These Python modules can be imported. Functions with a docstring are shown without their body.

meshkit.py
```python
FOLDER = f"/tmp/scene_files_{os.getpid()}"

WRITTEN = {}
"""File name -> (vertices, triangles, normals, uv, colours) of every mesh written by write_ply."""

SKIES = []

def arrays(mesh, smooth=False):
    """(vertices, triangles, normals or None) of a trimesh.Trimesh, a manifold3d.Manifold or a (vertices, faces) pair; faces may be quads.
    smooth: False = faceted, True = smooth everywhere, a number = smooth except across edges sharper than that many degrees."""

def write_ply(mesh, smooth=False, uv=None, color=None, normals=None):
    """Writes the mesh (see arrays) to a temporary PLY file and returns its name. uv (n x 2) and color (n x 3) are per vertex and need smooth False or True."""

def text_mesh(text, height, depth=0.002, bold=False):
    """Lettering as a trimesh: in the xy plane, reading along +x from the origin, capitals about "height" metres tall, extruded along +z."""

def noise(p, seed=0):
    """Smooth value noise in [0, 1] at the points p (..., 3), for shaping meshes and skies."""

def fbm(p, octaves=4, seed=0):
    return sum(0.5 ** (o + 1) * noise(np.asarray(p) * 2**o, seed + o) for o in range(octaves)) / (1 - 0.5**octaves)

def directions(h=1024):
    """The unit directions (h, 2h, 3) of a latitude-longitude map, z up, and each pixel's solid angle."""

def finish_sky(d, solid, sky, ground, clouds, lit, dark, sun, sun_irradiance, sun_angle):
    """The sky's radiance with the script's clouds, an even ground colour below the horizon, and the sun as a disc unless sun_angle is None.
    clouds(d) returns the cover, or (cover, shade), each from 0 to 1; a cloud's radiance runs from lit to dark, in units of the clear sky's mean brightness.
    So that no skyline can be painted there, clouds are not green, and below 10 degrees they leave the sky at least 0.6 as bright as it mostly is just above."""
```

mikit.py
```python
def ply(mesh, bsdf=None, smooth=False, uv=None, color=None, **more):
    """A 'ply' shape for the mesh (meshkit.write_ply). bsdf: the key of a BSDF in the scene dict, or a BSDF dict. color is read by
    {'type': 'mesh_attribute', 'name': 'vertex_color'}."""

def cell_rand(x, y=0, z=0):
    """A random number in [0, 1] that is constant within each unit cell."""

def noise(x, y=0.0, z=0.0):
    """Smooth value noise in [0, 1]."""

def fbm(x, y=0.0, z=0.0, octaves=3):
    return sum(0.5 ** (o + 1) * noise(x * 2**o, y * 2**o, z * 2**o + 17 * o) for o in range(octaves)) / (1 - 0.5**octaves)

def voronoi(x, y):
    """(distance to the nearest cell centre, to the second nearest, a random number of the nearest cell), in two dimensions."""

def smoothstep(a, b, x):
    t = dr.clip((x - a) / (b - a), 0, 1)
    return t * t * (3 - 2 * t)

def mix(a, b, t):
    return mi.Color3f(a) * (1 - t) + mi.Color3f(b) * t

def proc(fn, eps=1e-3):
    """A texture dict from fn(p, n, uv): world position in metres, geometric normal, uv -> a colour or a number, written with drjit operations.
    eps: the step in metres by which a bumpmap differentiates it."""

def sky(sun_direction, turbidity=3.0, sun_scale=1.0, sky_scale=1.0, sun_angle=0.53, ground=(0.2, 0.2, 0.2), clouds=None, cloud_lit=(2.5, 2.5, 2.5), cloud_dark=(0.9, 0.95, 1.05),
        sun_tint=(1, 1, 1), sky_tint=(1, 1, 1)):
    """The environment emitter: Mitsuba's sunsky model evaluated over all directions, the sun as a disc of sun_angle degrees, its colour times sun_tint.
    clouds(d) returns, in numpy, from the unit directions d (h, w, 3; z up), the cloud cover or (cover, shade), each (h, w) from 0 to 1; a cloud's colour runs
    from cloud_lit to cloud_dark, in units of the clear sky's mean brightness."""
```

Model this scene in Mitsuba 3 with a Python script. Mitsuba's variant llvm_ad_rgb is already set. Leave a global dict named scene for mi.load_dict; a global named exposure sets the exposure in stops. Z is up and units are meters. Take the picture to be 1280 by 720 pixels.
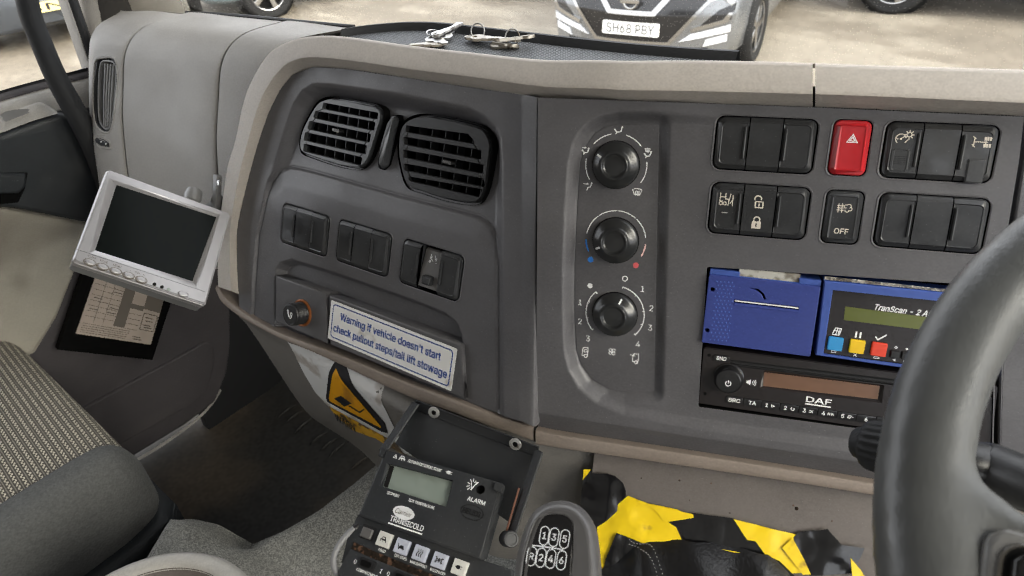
"""Inside a lorry cab: the dashboard seen from the driver's seat, looking down and to the left."""
import math, random
import numpy as np, trimesh, shapely, mitsuba as mi, mikit, meshkit, drjit as dr
from shapely.geometry import Polygon, LineString, Point, box
from shapely.ops import unary_union
from mikit import noise, fbm, smoothstep, mix

random.seed(7)
RNG = np.random.default_rng(7)
scene, labels = {}, {}
T4 = mi.ScalarTransform4f

# ------------------------------------------------------------------ camera, daylight, exposure
scene['camera'] = {'type': 'thinlens', 'aperture_radius': 0.0010, 'focus_distance': 0.84, 'fov': 69.4161, 'fov_axis': 'x', 'near_clip': 0.02, 'far_clip': 500.0, 'to_world': T4([[-0.756786, -0.337678, -0.559686, 0.000000], [-0.650009, 0.479167, 0.589819, 0.000000], [0.069014, 0.810168, -0.582121, 2.500000], [0.000000, 0.000000, 0.000000, 1.000000]])}
scene['sky'] = mikit.sky((0.82, 0.05, 0.50), turbidity=3, sun_scale=0.30, sun_angle=38, sun_tint=(0.80, 0.95, 1.18), cloud_lit=(2.1, 2.16, 2.25), clouds=lambda d: 1.0)
exposure = 4.05

# ------------------------------------------------------------------ materials
def rgb(*c): return {'type': 'rgb', 'value': list(c)}
def plastic(c, rough=0.4, spec=0.5, metallic=0.0, coat=0.0, sheen=0.0, bump=None):
    b = {'type': 'principled', 'base_color': c if isinstance(c, dict) else rgb(*c), 'roughness': rough if not isinstance(rough, tuple) else uneven(*rough), 'specular': spec, 'metallic': metallic}
    if coat: b['clearcoat'] = coat; b['clearcoat_gloss'] = 0.95
    if sheen: b['sheen'] = sheen
    if bump: b = {'type': 'bumpmap', 'arbitrary': mikit.proc(bump[0], eps=bump[1]), 'scale': bump[2], 'bsdf': b}
    return {'type': 'twosided', 'bsdf': b}
def lum(v): return mi.Color3f(v)
def grain(p, n, uv): return noise(p.x * 900, p.y * 900, p.z * 900)
def leather(p, n, uv): return fbm(p.x * 420, p.y * 420, p.z * 420, 2)
def coarse(p, n, uv): return fbm(p.x * 160, p.y * 160, p.z * 160, 2)

def uneven(lo, hi, f=22.0): return mikit.proc(lambda p, n, uv: lo + (hi - lo) * smoothstep(0.3, 0.7, fbm(p.x * f, p.y * f, p.z * f, 3)))
def worn(c, amount=0.12, f=14.0, dust=(0.35, 0.33, 0.3), dusty=0.05):
    def fn(p, n, uv):
        a = fbm(p.x * f, p.y * f, p.z * f, 3)
        k = noise(p.x * 620, p.y * 620, p.z * 620)
        s = smoothstep(0.90, 0.95, noise(p.x * 560 + 7, p.y * 560, p.z * 560))
        base = mi.Color3f(c) * (1 + amount * 2 * (a - 0.5) + 0.17 * (k - 0.5)) + 0.035 * s
        d = smoothstep(0.50, 0.85, fbm(p.x * 9 + 3, p.y * 9, p.z * 9, 3)) * dusty
        return mix(base, mi.Color3f(dust), d)
    return mikit.proc(fn)

def floor_fn(p, n, uv):
    d = smoothstep(0.40, 0.75, fbm(p.x * 6, p.y * 6, p.z * 6, 4))
    g = noise(p.x * 150, p.y * 150, p.z * 150)
    return mix(mi.Color3f(0.050, 0.050, 0.048), mi.Color3f(0.13, 0.105, 0.078), d * 0.75) * (0.85 + 0.3 * g)
def carpet_fn(p, n, uv):
    v = fbm(p.x * 700, p.y * 700, p.z * 700, 2)
    s = fbm(p.x * 9, p.y * 9, p.z * 9, 3)
    return mix(mi.Color3f(0.12, 0.12, 0.112), mi.Color3f(0.29, 0.29, 0.27), smoothstep(0.25, 0.8, v)) * (0.75 + 0.5 * s)
def seat_fn(p, n, uv):
    a = (p.y + 0.056 * p.x) * 104                # ribs run across the seat
    rib = 0.5 + 0.5 * dr.cos(2 * math.pi * a)
    st = 0.5 + 0.5 * dr.cos(2 * math.pi * (p.x * 125 + dr.floor(a) * 0.37))
    k = smoothstep(0.40, 0.75, rib) * smoothstep(0.20, 0.65, st)
    thread = smoothstep(0.90, 0.98, 1 - rib) * 0.30
    w = noise(p.x * 600, p.y * 600, p.z * 600)
    return mix(mi.Color3f(0.075, 0.07, 0.062), mi.Color3f(0.48, 0.44, 0.37), dr.maximum(k, thread)) * (0.85 + 0.3 * w)
def bolster_fn(p, n, uv):
    w = fbm(p.x * 420, p.y * 420, p.z * 420, 2)
    return mi.Color3f(0.098, 0.101, 0.101) * (0.75 + 0.5 * w)
def ground_fn(p, n, uv):
    a = fbm(p.x * 0.5, p.y * 1.6, 0.0, 4)
    b = 0.6 * fbm(p.x * 9, p.y * 9, 3.0, 3) + 0.4 * noise(p.x * 42, p.y * 42, 1.0)
    c = smoothstep(0.45, 0.62, fbm(p.x * 0.9 + 9, p.y * 2.2, 0.5, 4))
    base = mix(mi.Color3f(0.185, 0.158, 0.122), mi.Color3f(0.26, 0.228, 0.18), c)
    return base * (0.62 + 0.35 * a + 0.45 * b)
def tray_fn(p, n, uv):
    u, v = p.x * 0.80 + p.y * 0.6, p.y * 0.80 - p.x * 0.6
    k = dr.sin(u * 2 * math.pi * 190) * dr.sin(v * 2 * math.pi * 190)
    return mix(mi.Color3f(0.035, 0.038, 0.042), mi.Color3f(0.20, 0.21, 0.225), smoothstep(-0.1, 0.6, k))
def paper_fn(p, n, uv):
    return mi.Color3f(0.47, 0.40, 0.345) * (0.8 + 0.4 * fbm(p.y * 30, p.z * 30, p.x * 30, 3))
def soil_sticker(c, dirt, lo=0.55, hi=0.75, f=22.0):
    def fn(p, n, uv):
        return mix(mi.Color3f(c), mi.Color3f(dirt), smoothstep(lo, hi, fbm(p.x * f, p.y * f, p.z * f, 4)))
    return mikit.proc(fn)

MAT = {
 'panel': plastic(worn((0.090, 0.088, 0.094), 0.18), (0.36, 0.52), 0.5, bump=(grain, 3e-4, 0.00010)),
 'switch_black': plastic(worn((0.026, 0.027, 0.029), 0.1), (0.24, 0.40, 60.0)),
 'dial_black': plastic((0.020, 0.021, 0.022), 0.24, 0.5, coat=0.4),
 'black': plastic((0.012, 0.012, 0.013), 0.45),
 'deep_black': plastic((0.003, 0.003, 0.003), 0.8, 0.1),
 'gloss_black': plastic((0.010, 0.010, 0.011), 0.14, 0.5, coat=0.6),
 'radio_black': plastic((0.015, 0.012, 0.012), 0.36),
 'beige_trim': plastic(worn((0.43, 0.395, 0.355), 0.06), 0.55, 0.35, bump=(leather, 5e-4, 0.00035)),
 'brown_strip': plastic(worn((0.205, 0.170, 0.145), 0.12), 0.5, 0.4, bump=(leather, 5e-4, 0.0002)),
 'console': plastic(worn((0.118, 0.104, 0.097), 0.16), 0.55, 0.4, bump=(leather, 5e-4, 0.0003)),
 'knee': plastic(worn((0.150, 0.142, 0.132), 0.14), 0.5, 0.4),
 'grey_dash': plastic(worn((0.275, 0.264, 0.247), 0.10, 10.0, (0.46, 0.46, 0.45), 0.30), 0.55, 0.35, bump=(leather, 5e-4, 0.0003)),
 'door_dark': plastic(worn((0.022, 0.026, 0.030), 0.15), 0.5, 0.4),
 'door_lower': plastic(worn((0.070, 0.065, 0.070), 0.15), 0.55, 0.35),
 'door_grey': plastic(worn((0.33, 0.32, 0.30), 0.10), 0.5, 0.4),
 'door_fabric': plastic(worn((0.36, 0.34, 0.29), 0.22, 6.0, (0.12, 0.1, 0.08), 0.5), 0.8, 0.2),
 'pillar': plastic(worn((0.40, 0.385, 0.34), 0.05), 0.6, 0.3),
 'rubber': plastic((0.022, 0.023, 0.025), 0.6, 0.3),
 'floor': plastic(mikit.proc(lambda p, n, uv: floor_fn(p, n, uv) * 0.75), 0.6, 0.3),
 'carpet': plastic(mikit.proc(carpet_fn), 0.9, 0.1, sheen=0.3, bump=(coarse, 1e-3, 0.0010)),
 'seat_fabric': plastic(mikit.proc(seat_fn), 0.9, 0.1, sheen=0.3),
 'bolster': plastic(mikit.proc(bolster_fn), 0.9, 0.1, sheen=0.4),
 'silver': plastic((0.36, 0.35, 0.352), 0.32, 0.5, metallic=0.5),
 'silver_dark': plastic((0.20, 0.20, 0.20), 0.4, 0.5, metallic=0.3),
 'screen': plastic((0.006, 0.0075, 0.007), 0.15, 0.05),
 'blue': plastic(worn((0.032, 0.050, 0.225), 0.06), 0.36, 0.5),
 'blue_light': plastic((0.045, 0.088, 0.33), 0.4, 0.5),
 'print_white': plastic((0.78, 0.78, 0.78), 0.6, 0.3),
 'print_beige': plastic((0.66, 0.60, 0.52), 0.6, 0.3),
 'print_dim': plastic((0.30, 0.30, 0.30), 0.6, 0.3),
 'print_black': plastic((0.012, 0.012, 0.014), 0.6, 0.3),
 'print_grey': plastic((0.16, 0.14, 0.12), 0.7, 0.2),
 'print_navy': plastic((0.025, 0.06, 0.26), 0.6, 0.3),
 'red': plastic((0.46, 0.012, 0.018), 0.3, 0.5, coat=0.3),
 'blue_dot': plastic((0.03, 0.20, 0.62), 0.5), 'red_dot': plastic((0.62, 0.12, 0.13), 0.5), 'pink': plastic((0.75, 0.50, 0.48), 0.5),
 'key_blue': plastic((0.03, 0.26, 0.56), 0.4), 'key_yellow': plastic((0.78, 0.50, 0.010), 0.4), 'key_red': plastic((0.68, 0.055, 0.025), 0.4),
 'key_white': plastic((0.62, 0.61, 0.56), 0.5), 'key_lilac': plastic((0.47, 0.49, 0.56), 0.5),
 'lcd_green': plastic((0.24, 0.28, 0.245), 0.25, 0.5, coat=0.4), 'lcd_olive': plastic((0.10, 0.115, 0.02), 0.3, 0.5), 'lcd_amber': plastic((0.155, 0.082, 0.05), 0.3, 0.5, coat=0.3),
 'chrome': plastic((0.48, 0.475, 0.465), 0.25, metallic=1.0),
 'key_steel': plastic((0.36, 0.33, 0.28), 0.3, metallic=0.9),
 'steel_worn': plastic(soil_sticker((0.42, 0.42, 0.41), (0.12, 0.10, 0.08), 0.45, 0.65, 120.0), 0.45, metallic=0.6),
 'vent_grey': plastic((0.045, 0.047, 0.050), 0.30, 0.6),
 'slat_grey': plastic((0.22, 0.22, 0.22), 0.4, 0.5),
 'blotch_grey': plastic(soil_sticker((0.46, 0.45, 0.40), (0.20, 0.18, 0.15), 0.45, 0.65, 90.0), 0.7, 0.2),
 'paper': plastic(mikit.proc(paper_fn), 0.8, 0.2),
 'label_white': plastic(soil_sticker((0.84, 0.835, 0.82), (0.5, 0.46, 0.40), 0.66, 0.82, 40.0), 0.45, 0.4),
 'sticker_white': plastic(soil_sticker((0.60, 0.60, 0.60), (0.40, 0.37, 0.34), 0.60, 0.75, 30.0), 0.4, 0.4),
 'sticker_yellow': plastic(soil_sticker((0.66, 0.30, 0.010), (0.40, 0.18, 0.02), 0.6, 0.8, 30.0), 0.4, 0.4),
 'sticker_worn': plastic(soil_sticker((0.60, 0.33, 0.03), (0.10, 0.07, 0.04), 0.50, 0.62, 60.0), 0.45, 0.4),
 'tape_yellow': plastic(soil_sticker((0.78, 0.55, 0.010), (0.35, 0.22, 0.02), 0.62, 0.80, 60.0), 0.30, 0.5),
 'tape_black': plastic((0.006, 0.006, 0.007), 0.13, 0.5, coat=0.3),
 'boot_leather': plastic((0.008, 0.008, 0.009), 0.34, 0.5, bump=(leather, 5e-4, 0.0004)),
 'wheel_leather': plastic((0.066, 0.069, 0.069), (0.30, 0.44, 30.0), 0.65, bump=(grain, 4e-4, 0.00012)),
 'gear_grey': plastic((0.125, 0.12, 0.117), 0.33, 0.5, metallic=0.15),
 'box_black': plastic(worn((0.024, 0.026, 0.029), 0.15), 0.5, 0.4, bump=(grain, 3e-4, 0.00012)),
 'rust_edge': plastic((0.22, 0.10, 0.065), 0.6, 0.3),
 'foam': plastic(soil_sticker((0.020, 0.014, 0.010), (0.10, 0.055, 0.035), 0.50, 0.60, 160.0), 0.9, 0.1),
 'copper': plastic((0.30, 0.10, 0.03), 0.35, metallic=0.5),
 'cable': plastic((0.22, 0.22, 0.225), 0.4, 0.4),
 'headliner': plastic((0.30, 0.29, 0.27), 0.9, 0.1),
 'car_silver': plastic((0.26, 0.268, 0.275), 0.3, metallic=0.7, coat=0.5), 'car_dark': plastic((0.03, 0.035, 0.042), 0.25, coat=0.6), 'car_teal': plastic((0.10, 0.135, 0.15), 0.25, coat=0.6),
 'car_glass': plastic((0.02, 0.025, 0.028), 0.08, 0.6), 'tyre': plastic((0.02, 0.02, 0.02), 0.8, 0.2), 'lamp': plastic((0.7, 0.71, 0.72), 0.15, 0.6, coat=0.5),
 'plate_white': plastic((0.80, 0.80, 0.76), 0.4), 'plate_yellow': plastic((0.75, 0.62, 0.25), 0.4),
 'ground': plastic(mikit.proc(ground_fn), 0.75, 0.3),
 'tray_rubber': plastic(mikit.proc(tray_fn), 0.6, 0.4),
}
for k, v in MAT.items(): scene['mat_' + k] = v
def dirt_fn(p, n, uv):
    f, s, w = mikit.voronoi(p.x * 230, p.z * 230)
    area = smoothstep(0.45, 0.75, fbm(p.x * 5, p.z * 5, 1.0, 3))
    return smoothstep(0.24, 0.14, f) * dr.select(w > 0.62, 1.0, 0.0) * (0.10 + 0.5 * area) + 0.02
scene['mat_glass'] = {'type': 'blendbsdf', 'weight': mikit.proc(dirt_fn), 'a': {'type': 'thindielectric', 'int_ior': 1.5}, 'b': {'type': 'twosided', 'bsdf': {'type': 'diffuse', 'reflectance': rgb(0.6, 0.58, 0.54)}}}
scene['mat_side_glass'] = {'type': 'thindielectric', 'int_ior': 1.5}

# ------------------------------------------------------------------ mesh helpers
def unit(v): v = np.asarray(v, float); return v / np.linalg.norm(v)
class Frame:
    """A local frame on a real surface: u to the right, v upwards, n out of the surface, all in metres."""
    def __init__(s, o, u, v):
        s.o = np.array(o, float); s.u = unit(u); v = np.array(v, float); s.v = unit(v - s.u * (v @ s.u)); s.n = np.cross(s.u, s.v)
        s.M = np.array([s.u, s.v, s.n])
    def pt(s, u, v, h=0.0): return s.o + s.u * u + s.v * v + s.n * h
    def pts(s, uv, h=0.0): a = np.asarray(uv, float); return s.o + a[:, :1] * s.u + a[:, 1:2] * s.v + np.broadcast_to(np.asarray(h, float).reshape(-1, 1), (len(a), 1)) * s.n
    def put(s, m): return trimesh.Trimesh(np.asarray(m.vertices) @ s.M + s.o, m.faces, process=False)
    def at(s, u, v, h=0.0, deg=0.0):
        c, q = math.cos(math.radians(deg)), math.sin(math.radians(deg))
        return Frame(s.pt(u, v, h), s.u * c + s.v * q, s.v * c - s.u * q)
WORLD = Frame((0, 0, 0), (1, 0, 0), (0, 1, 0))
FC, FL, FM, FK, FO, FG = Frame((-0.4255, 0.4881, 2.0652), (0.90627, 0.42270, 0.00020), (-0.15512, 0.33213, 0.93039)), Frame((-0.4255, 0.4881, 2.0652), (0.99486, 0.09050, 0.04544), (-0.07954, 0.42065, 0.90373)), Frame((-0.8569, 0.2823, 2.0542), (0.40777, 0.66645, -0.62415), (-0.52137, 0.73112, 0.44005)), Frame((-0.4364, 0.3036, 1.8546), (0.94304, 0.32887, -0.05013), (-0.26701, 0.83815, 0.47562)), Frame((-1.5, 0, 0), (0.00000, 1.00000, 0.00000), (0.00000, 0.00000, 1.00000)), Frame((-0.2009, 0.2295, 2.0668), (0.84996, 0.51887, -0.09132), (-0.42409, 0.77668, 0.46575))

def cat(*ms): return trimesh.util.concatenate([m for m in ms if m is not None])
def polys(g):
    if g.is_empty: return []
    return [p for p in getattr(g, 'geoms', [g]) if p.geom_type == 'Polygon' and p.area > 1e-12]
def tri(poly): return trimesh.creation.triangulate_polygon(poly, engine='earcut')
def skin(poly, hf):
    vs, fs, n = [], [], 0
    for p in polys(poly):
        v, f = tri(p)
        h = hf(v)
        vs.append(np.c_[v, h]); fs.append(np.asarray(f) + n); n += len(v)
    if not vs: return None
    m = trimesh.Trimesh(np.vstack(vs), np.vstack(fs), process=False)
    a = m.vertices[m.faces]
    flip = np.cross(a[:, 1] - a[:, 0], a[:, 2] - a[:, 0])[:, 2] < 0
    m.faces[flip] = m.faces[flip][:, ::-1]
    return m
def wall(poly, h0, h1):
    """Side walls of poly between two heights."""
    out = []
    for p in polys(poly):
        p = shapely.geometry.polygon.orient(p)
        for ring in [p.exterior, *p.interiors]:
            c = np.array(ring.coords)[:-1]; n = len(c); i = np.arange(n); j = (i + 1) % n
            v = np.vstack([np.c_[c, np.full(n, h0)], np.c_[c, np.full(n, h1)]])
            out.append(trimesh.Trimesh(v, np.vstack([np.c_[i, j, j + n], np.c_[i, j + n, i + n]]), process=False))
    return cat(*out)
def nest(shapes, heights, cap=True, base=None):
    """Rings between successive nested outlines, each outline at its own height; cap closes the innermost; base adds walls down to that height."""
    out = []
    for k in range(len(shapes) - 1):
        a, b, ha, hb = shapes[k], shapes[k + 1], heights[k], heights[k + 1]
        key = {tuple(np.round(c, 7)) for p in polys(b) for r in [p.exterior, *p.interiors] for c in r.coords}
        out.append(skin(a.difference(b), lambda v: np.array([hb if tuple(np.round(c, 7)) in key else ha for c in v])))
    if cap: out.append(skin(shapes[-1], lambda v: np.full(len(v), heights[-1])))
    if base is not None: out.append(wall(shapes[0], base, heights[0]))
    m = cat(*[o for o in out if o is not None]); m.merge_vertices(digits_vertex=7); return m
def rrect(w, h, r, cx=0.0, cy=0.0, q=5):
    return box(cx - w / 2 + r, cy - h / 2 + r, cx + w / 2 - r, cy + h / 2 - r).buffer(r, quad_segs=q)
def rounded(pts, r, q=5):
    p = Polygon(pts) if not isinstance(pts, Polygon) else pts
    return p.buffer(-r, join_style=2).buffer(r, quad_segs=q)
def slab(poly, top, base, bevel=0.001, steps=2):
    """A plate with a rounded upper edge."""
    ks = [(bevel * (1 - math.cos(a)), top - bevel * (1 - math.sin(a))) for a in np.linspace(0, math.pi / 2, steps + 1)]
    shapes, hs = [poly], [ks[0][1]]
    for i, h in ks[1:]:
        q = poly.buffer(-i, quad_segs=4)
        if q.is_empty: break
        shapes.append(q); hs.append(h)
    return nest(shapes, hs, base=base)
def dome(outline, n, insets, heights):
    """Rounded flank: the outline drawn in step by step along its own normals, without triangulation seams."""
    ring_ = np.array([outline.exterior.interpolate(t, normalized=True).coords[0] for t in np.linspace(0, 1, n, endpoint=False)])
    if outline.exterior.is_ccw is False: ring_ = ring_[::-1]
    t = np.roll(ring_, -2, 0) - np.roll(ring_, 2, 0); nrm = np.c_[-t[:, 1], t[:, 0]] / np.linalg.norm(t, axis=1, keepdims=True)
    rows = np.array([np.c_[ring_ + nrm * i, np.full(n, h)] for i, h in zip(insets, heights)])
    return grid_mesh(rows, True), max(polys(Polygon(rows[-1][:, :2]).buffer(0)), key=lambda p: p.area)
def cuboid(w, d, h, r=0.0, centre=(0, 0, 0)):
    m = slab(rrect(w, d, min(r, w / 2.01, d / 2.01), q=4), h / 2, -h / 2, r, 2) if r else trimesh.creation.box((w, d, h))
    m.apply_translation(centre); return m
def lathe(profile, seg=48):
    """profile (radius, height), revolved about n."""
    p = np.array(profile, float); a = np.arange(seg) * 2 * np.pi / seg
    v = np.stack([p[None, :, 0] * np.cos(a)[:, None], p[None, :, 0] * np.sin(a)[:, None], np.broadcast_to(p[None, :, 1], (seg, len(p)))], -1).reshape(-1, 3)
    i, j = np.meshgrid(np.arange(seg), np.arange(len(p) - 1), indexing='ij'); n = len(p); k = (i + 1) % seg
    f = np.stack([i * n + j, k * n + j, k * n + j + 1, i * n + j + 1], -1).reshape(-1, 4)
    m = trimesh.Trimesh(v, np.vstack([f[:, :3], f[:, [0, 2, 3]]]), process=False); m.merge_vertices(); return m
def closed(pts, n=96):
    """A smooth closed outline through the points."""
    from scipy.interpolate import CubicSpline
    p = np.asarray(pts, float); p = np.vstack([p, p[:1]]); t = np.r_[0, np.cumsum(np.linalg.norm(np.diff(p, axis=0), axis=1) ** 0.5)]
    return Polygon(CubicSpline(t, p, bc_type='periodic')(np.linspace(0, t[-1], n, endpoint=False))).buffer(0)
def spline(pts, n):
    """A smooth curve through the points, n samples."""
    from scipy.interpolate import PchipInterpolator, CubicSpline
    p = np.asarray(pts, float); t = np.r_[0, np.cumsum(np.linalg.norm(np.diff(p, axis=0), axis=1) ** 0.5)]
    return CubicSpline(t, p)(np.linspace(0, t[-1], n)) if len(p) > 2 else p[0] + (p[-1] - p[0]) * np.linspace(0, 1, n)[:, None]
def curve_at(pts, n, t):
    from scipy.interpolate import PchipInterpolator
    return PchipInterpolator(t, np.asarray(pts, float))(np.linspace(t[0], t[-1], n))
def grid_mesh(g, closed=False):
    """g: (rows, columns, 3) points."""
    r, c = g.shape[:2]; v = g.reshape(-1, 3)
    i, j = np.meshgrid(np.arange(r - 1), np.arange(c if closed else c - 1), indexing='ij'); k = (j + 1) % c
    f = np.stack([i * c + j, i * c + k, (i + 1) * c + k, (i + 1) * c + j], -1).reshape(-1, 4)
    return trimesh.Trimesh(v, np.vstack([f[:, :3], f[:, [0, 2, 3]]]), process=False)
def loft(curves, n=40, m=None):
    """A surface through a list of polylines with as many points each; smooth along them, and across them too when m is given."""
    c = np.array([np.asarray(k, float) for k in curves])
    mid = c.mean(0); t = np.r_[0, np.cumsum(np.linalg.norm(np.diff(mid, axis=0), axis=1))]
    g = np.array([curve_at(k, n, t) for k in c])
    if m:
        mid = g.mean(1); t = np.r_[0, np.cumsum(np.maximum(np.linalg.norm(np.diff(mid, axis=0), axis=1), 1e-6))]
        g = np.stack([curve_at(g[:, k], m, t) for k in range(g.shape[1])], 1)
    return grid_mesh(g)
def tube(pts, radius, sides=16, n=None, ends=True):
    p = spline(pts, n) if n else np.asarray(pts, float)
    rad = np.interp(np.linspace(0, 1, len(p)), np.linspace(0, 1, len(np.atleast_1d(radius))), np.atleast_1d(radius))
    t = np.gradient(p, axis=0); t /= np.linalg.norm(t, axis=1, keepdims=True)
    a = np.cross(t[0], [0, 0, 1.0] if abs(t[0][2]) < 0.9 else [1.0, 0, 0]); rows = []
    for k in range(len(p)):
        a = a - t[k] * (a @ t[k]); a /= np.linalg.norm(a); b = np.cross(t[k], a)
        w = np.arange(sides) * 2 * np.pi / sides
        rows.append(p[k] + rad[k] * (np.cos(w)[:, None] * a + np.sin(w)[:, None] * b))
    if ends: rows = [np.repeat(p[:1], sides, 0), *rows, np.repeat(p[-1:], sides, 0)]
    m = grid_mesh(np.array(rows), True); m.merge_vertices(); m.fix_normals(); return m
def ring(r, t, seg=40, sides=10):
    a = np.linspace(0, 2 * np.pi, seg, endpoint=False); w = np.arange(sides) * 2 * np.pi / sides
    g = np.stack([np.cos(a)[:, None] * (r + t * np.cos(w)), np.sin(a)[:, None] * (r + t * np.cos(w)), np.broadcast_to(t * np.sin(w), (seg, sides))], -1)
    return grid_mesh(np.concatenate([g, g[:1]]), True)
def field(poly, hf, step=0.00125):
    """A relief over a polygon: height hf(points) on a fine grid, the outline and holes cut exactly."""
    x0, y0, x1, y1 = poly.bounds
    xs, ys = np.arange(math.floor(x0 / step), math.ceil(x1 / step) + 1) * step, np.arange(math.floor(y0 / step), math.ceil(y1 / step) + 1) * step
    gx, gy = np.meshgrid(xs[:-1], ys[:-1]); gx, gy = gx.ravel(), gy.ravel()
    cells = shapely.box(gx, gy, gx + step, gy + step)
    shapely.prepare(poly)
    inside = shapely.contains_properly(poly, cells); cut = ~inside & shapely.intersects(poly, cells)
    a, b = gx[inside], gy[inside]; n = len(a)
    v = [np.c_[a, b], np.c_[a + step, b], np.c_[a + step, b + step], np.c_[a, b + step]]
    i = np.arange(n); V = [np.vstack(v)]; F = [np.vstack([np.c_[i, i + n, i + 2 * n], np.c_[i, i + 2 * n, i + 3 * n]])]; at = 4 * n
    for c in cells[cut]:
        for p in polys(c.intersection(poly)):
            pv, pf = tri(p); pf = np.asarray(pf)
            e = pv[pf]; s = np.cross(e[:, 1] - e[:, 0], e[:, 2] - e[:, 0]); pf[s < 0] = pf[s < 0][:, ::-1]
            V.append(pv); F.append(pf + at); at += len(pv)
    V = np.vstack(V)
    m = trimesh.Trimesh(np.c_[V, hf(V)], np.vstack(F), process=False); m.merge_vertices(digits_vertex=6); return m
def sdist(poly, v):
    """Signed distance to an outline, positive inside."""
    p = shapely.points(v); d = shapely.distance(poly.boundary, p); shapely.prepare(poly)
    return np.where(shapely.contains(poly, p), d, -d)
def ss(a, b, x): t = np.clip((x - a) / (b - a), 0, 1); return t * t * (3 - 2 * t)
def strokes(lines, w, closed=()):
    """Line drawing as an outline: polylines buffered to the width w."""
    return unary_union([LineString(l).buffer(w / 2, quad_segs=3) for l in lines] + [Polygon(c) for c in closed])
def arc(r, a0, a1, n=24, cx=0.0, cy=0.0):
    a = np.radians(np.linspace(a0, a1, n)); return [(cx + r * math.cos(t), cy + r * math.sin(t)) for t in a]
def print_on(shape, h=0.0002, base=-0.0002): return cat(*[nest([p], [h], base=base) for p in polys(shape)])
def lettering(text, height, width=None, slant=0.0, bold=False, centre=True):
    m = meshkit.text_mesh(text, height, 0.0003, bold)
    v = np.array(m.vertices); x0, x1 = v[:, 0].min(), v[:, 0].max()
    v[:, 0] -= (x0 + x1) / 2 if centre else x0
    if width: v[:, 0] *= width / (x1 - x0)
    v[:, 1] -= height / 2; v[:, 0] += slant * v[:, 1]
    return trimesh.Trimesh(v, m.faces, process=False)

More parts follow.
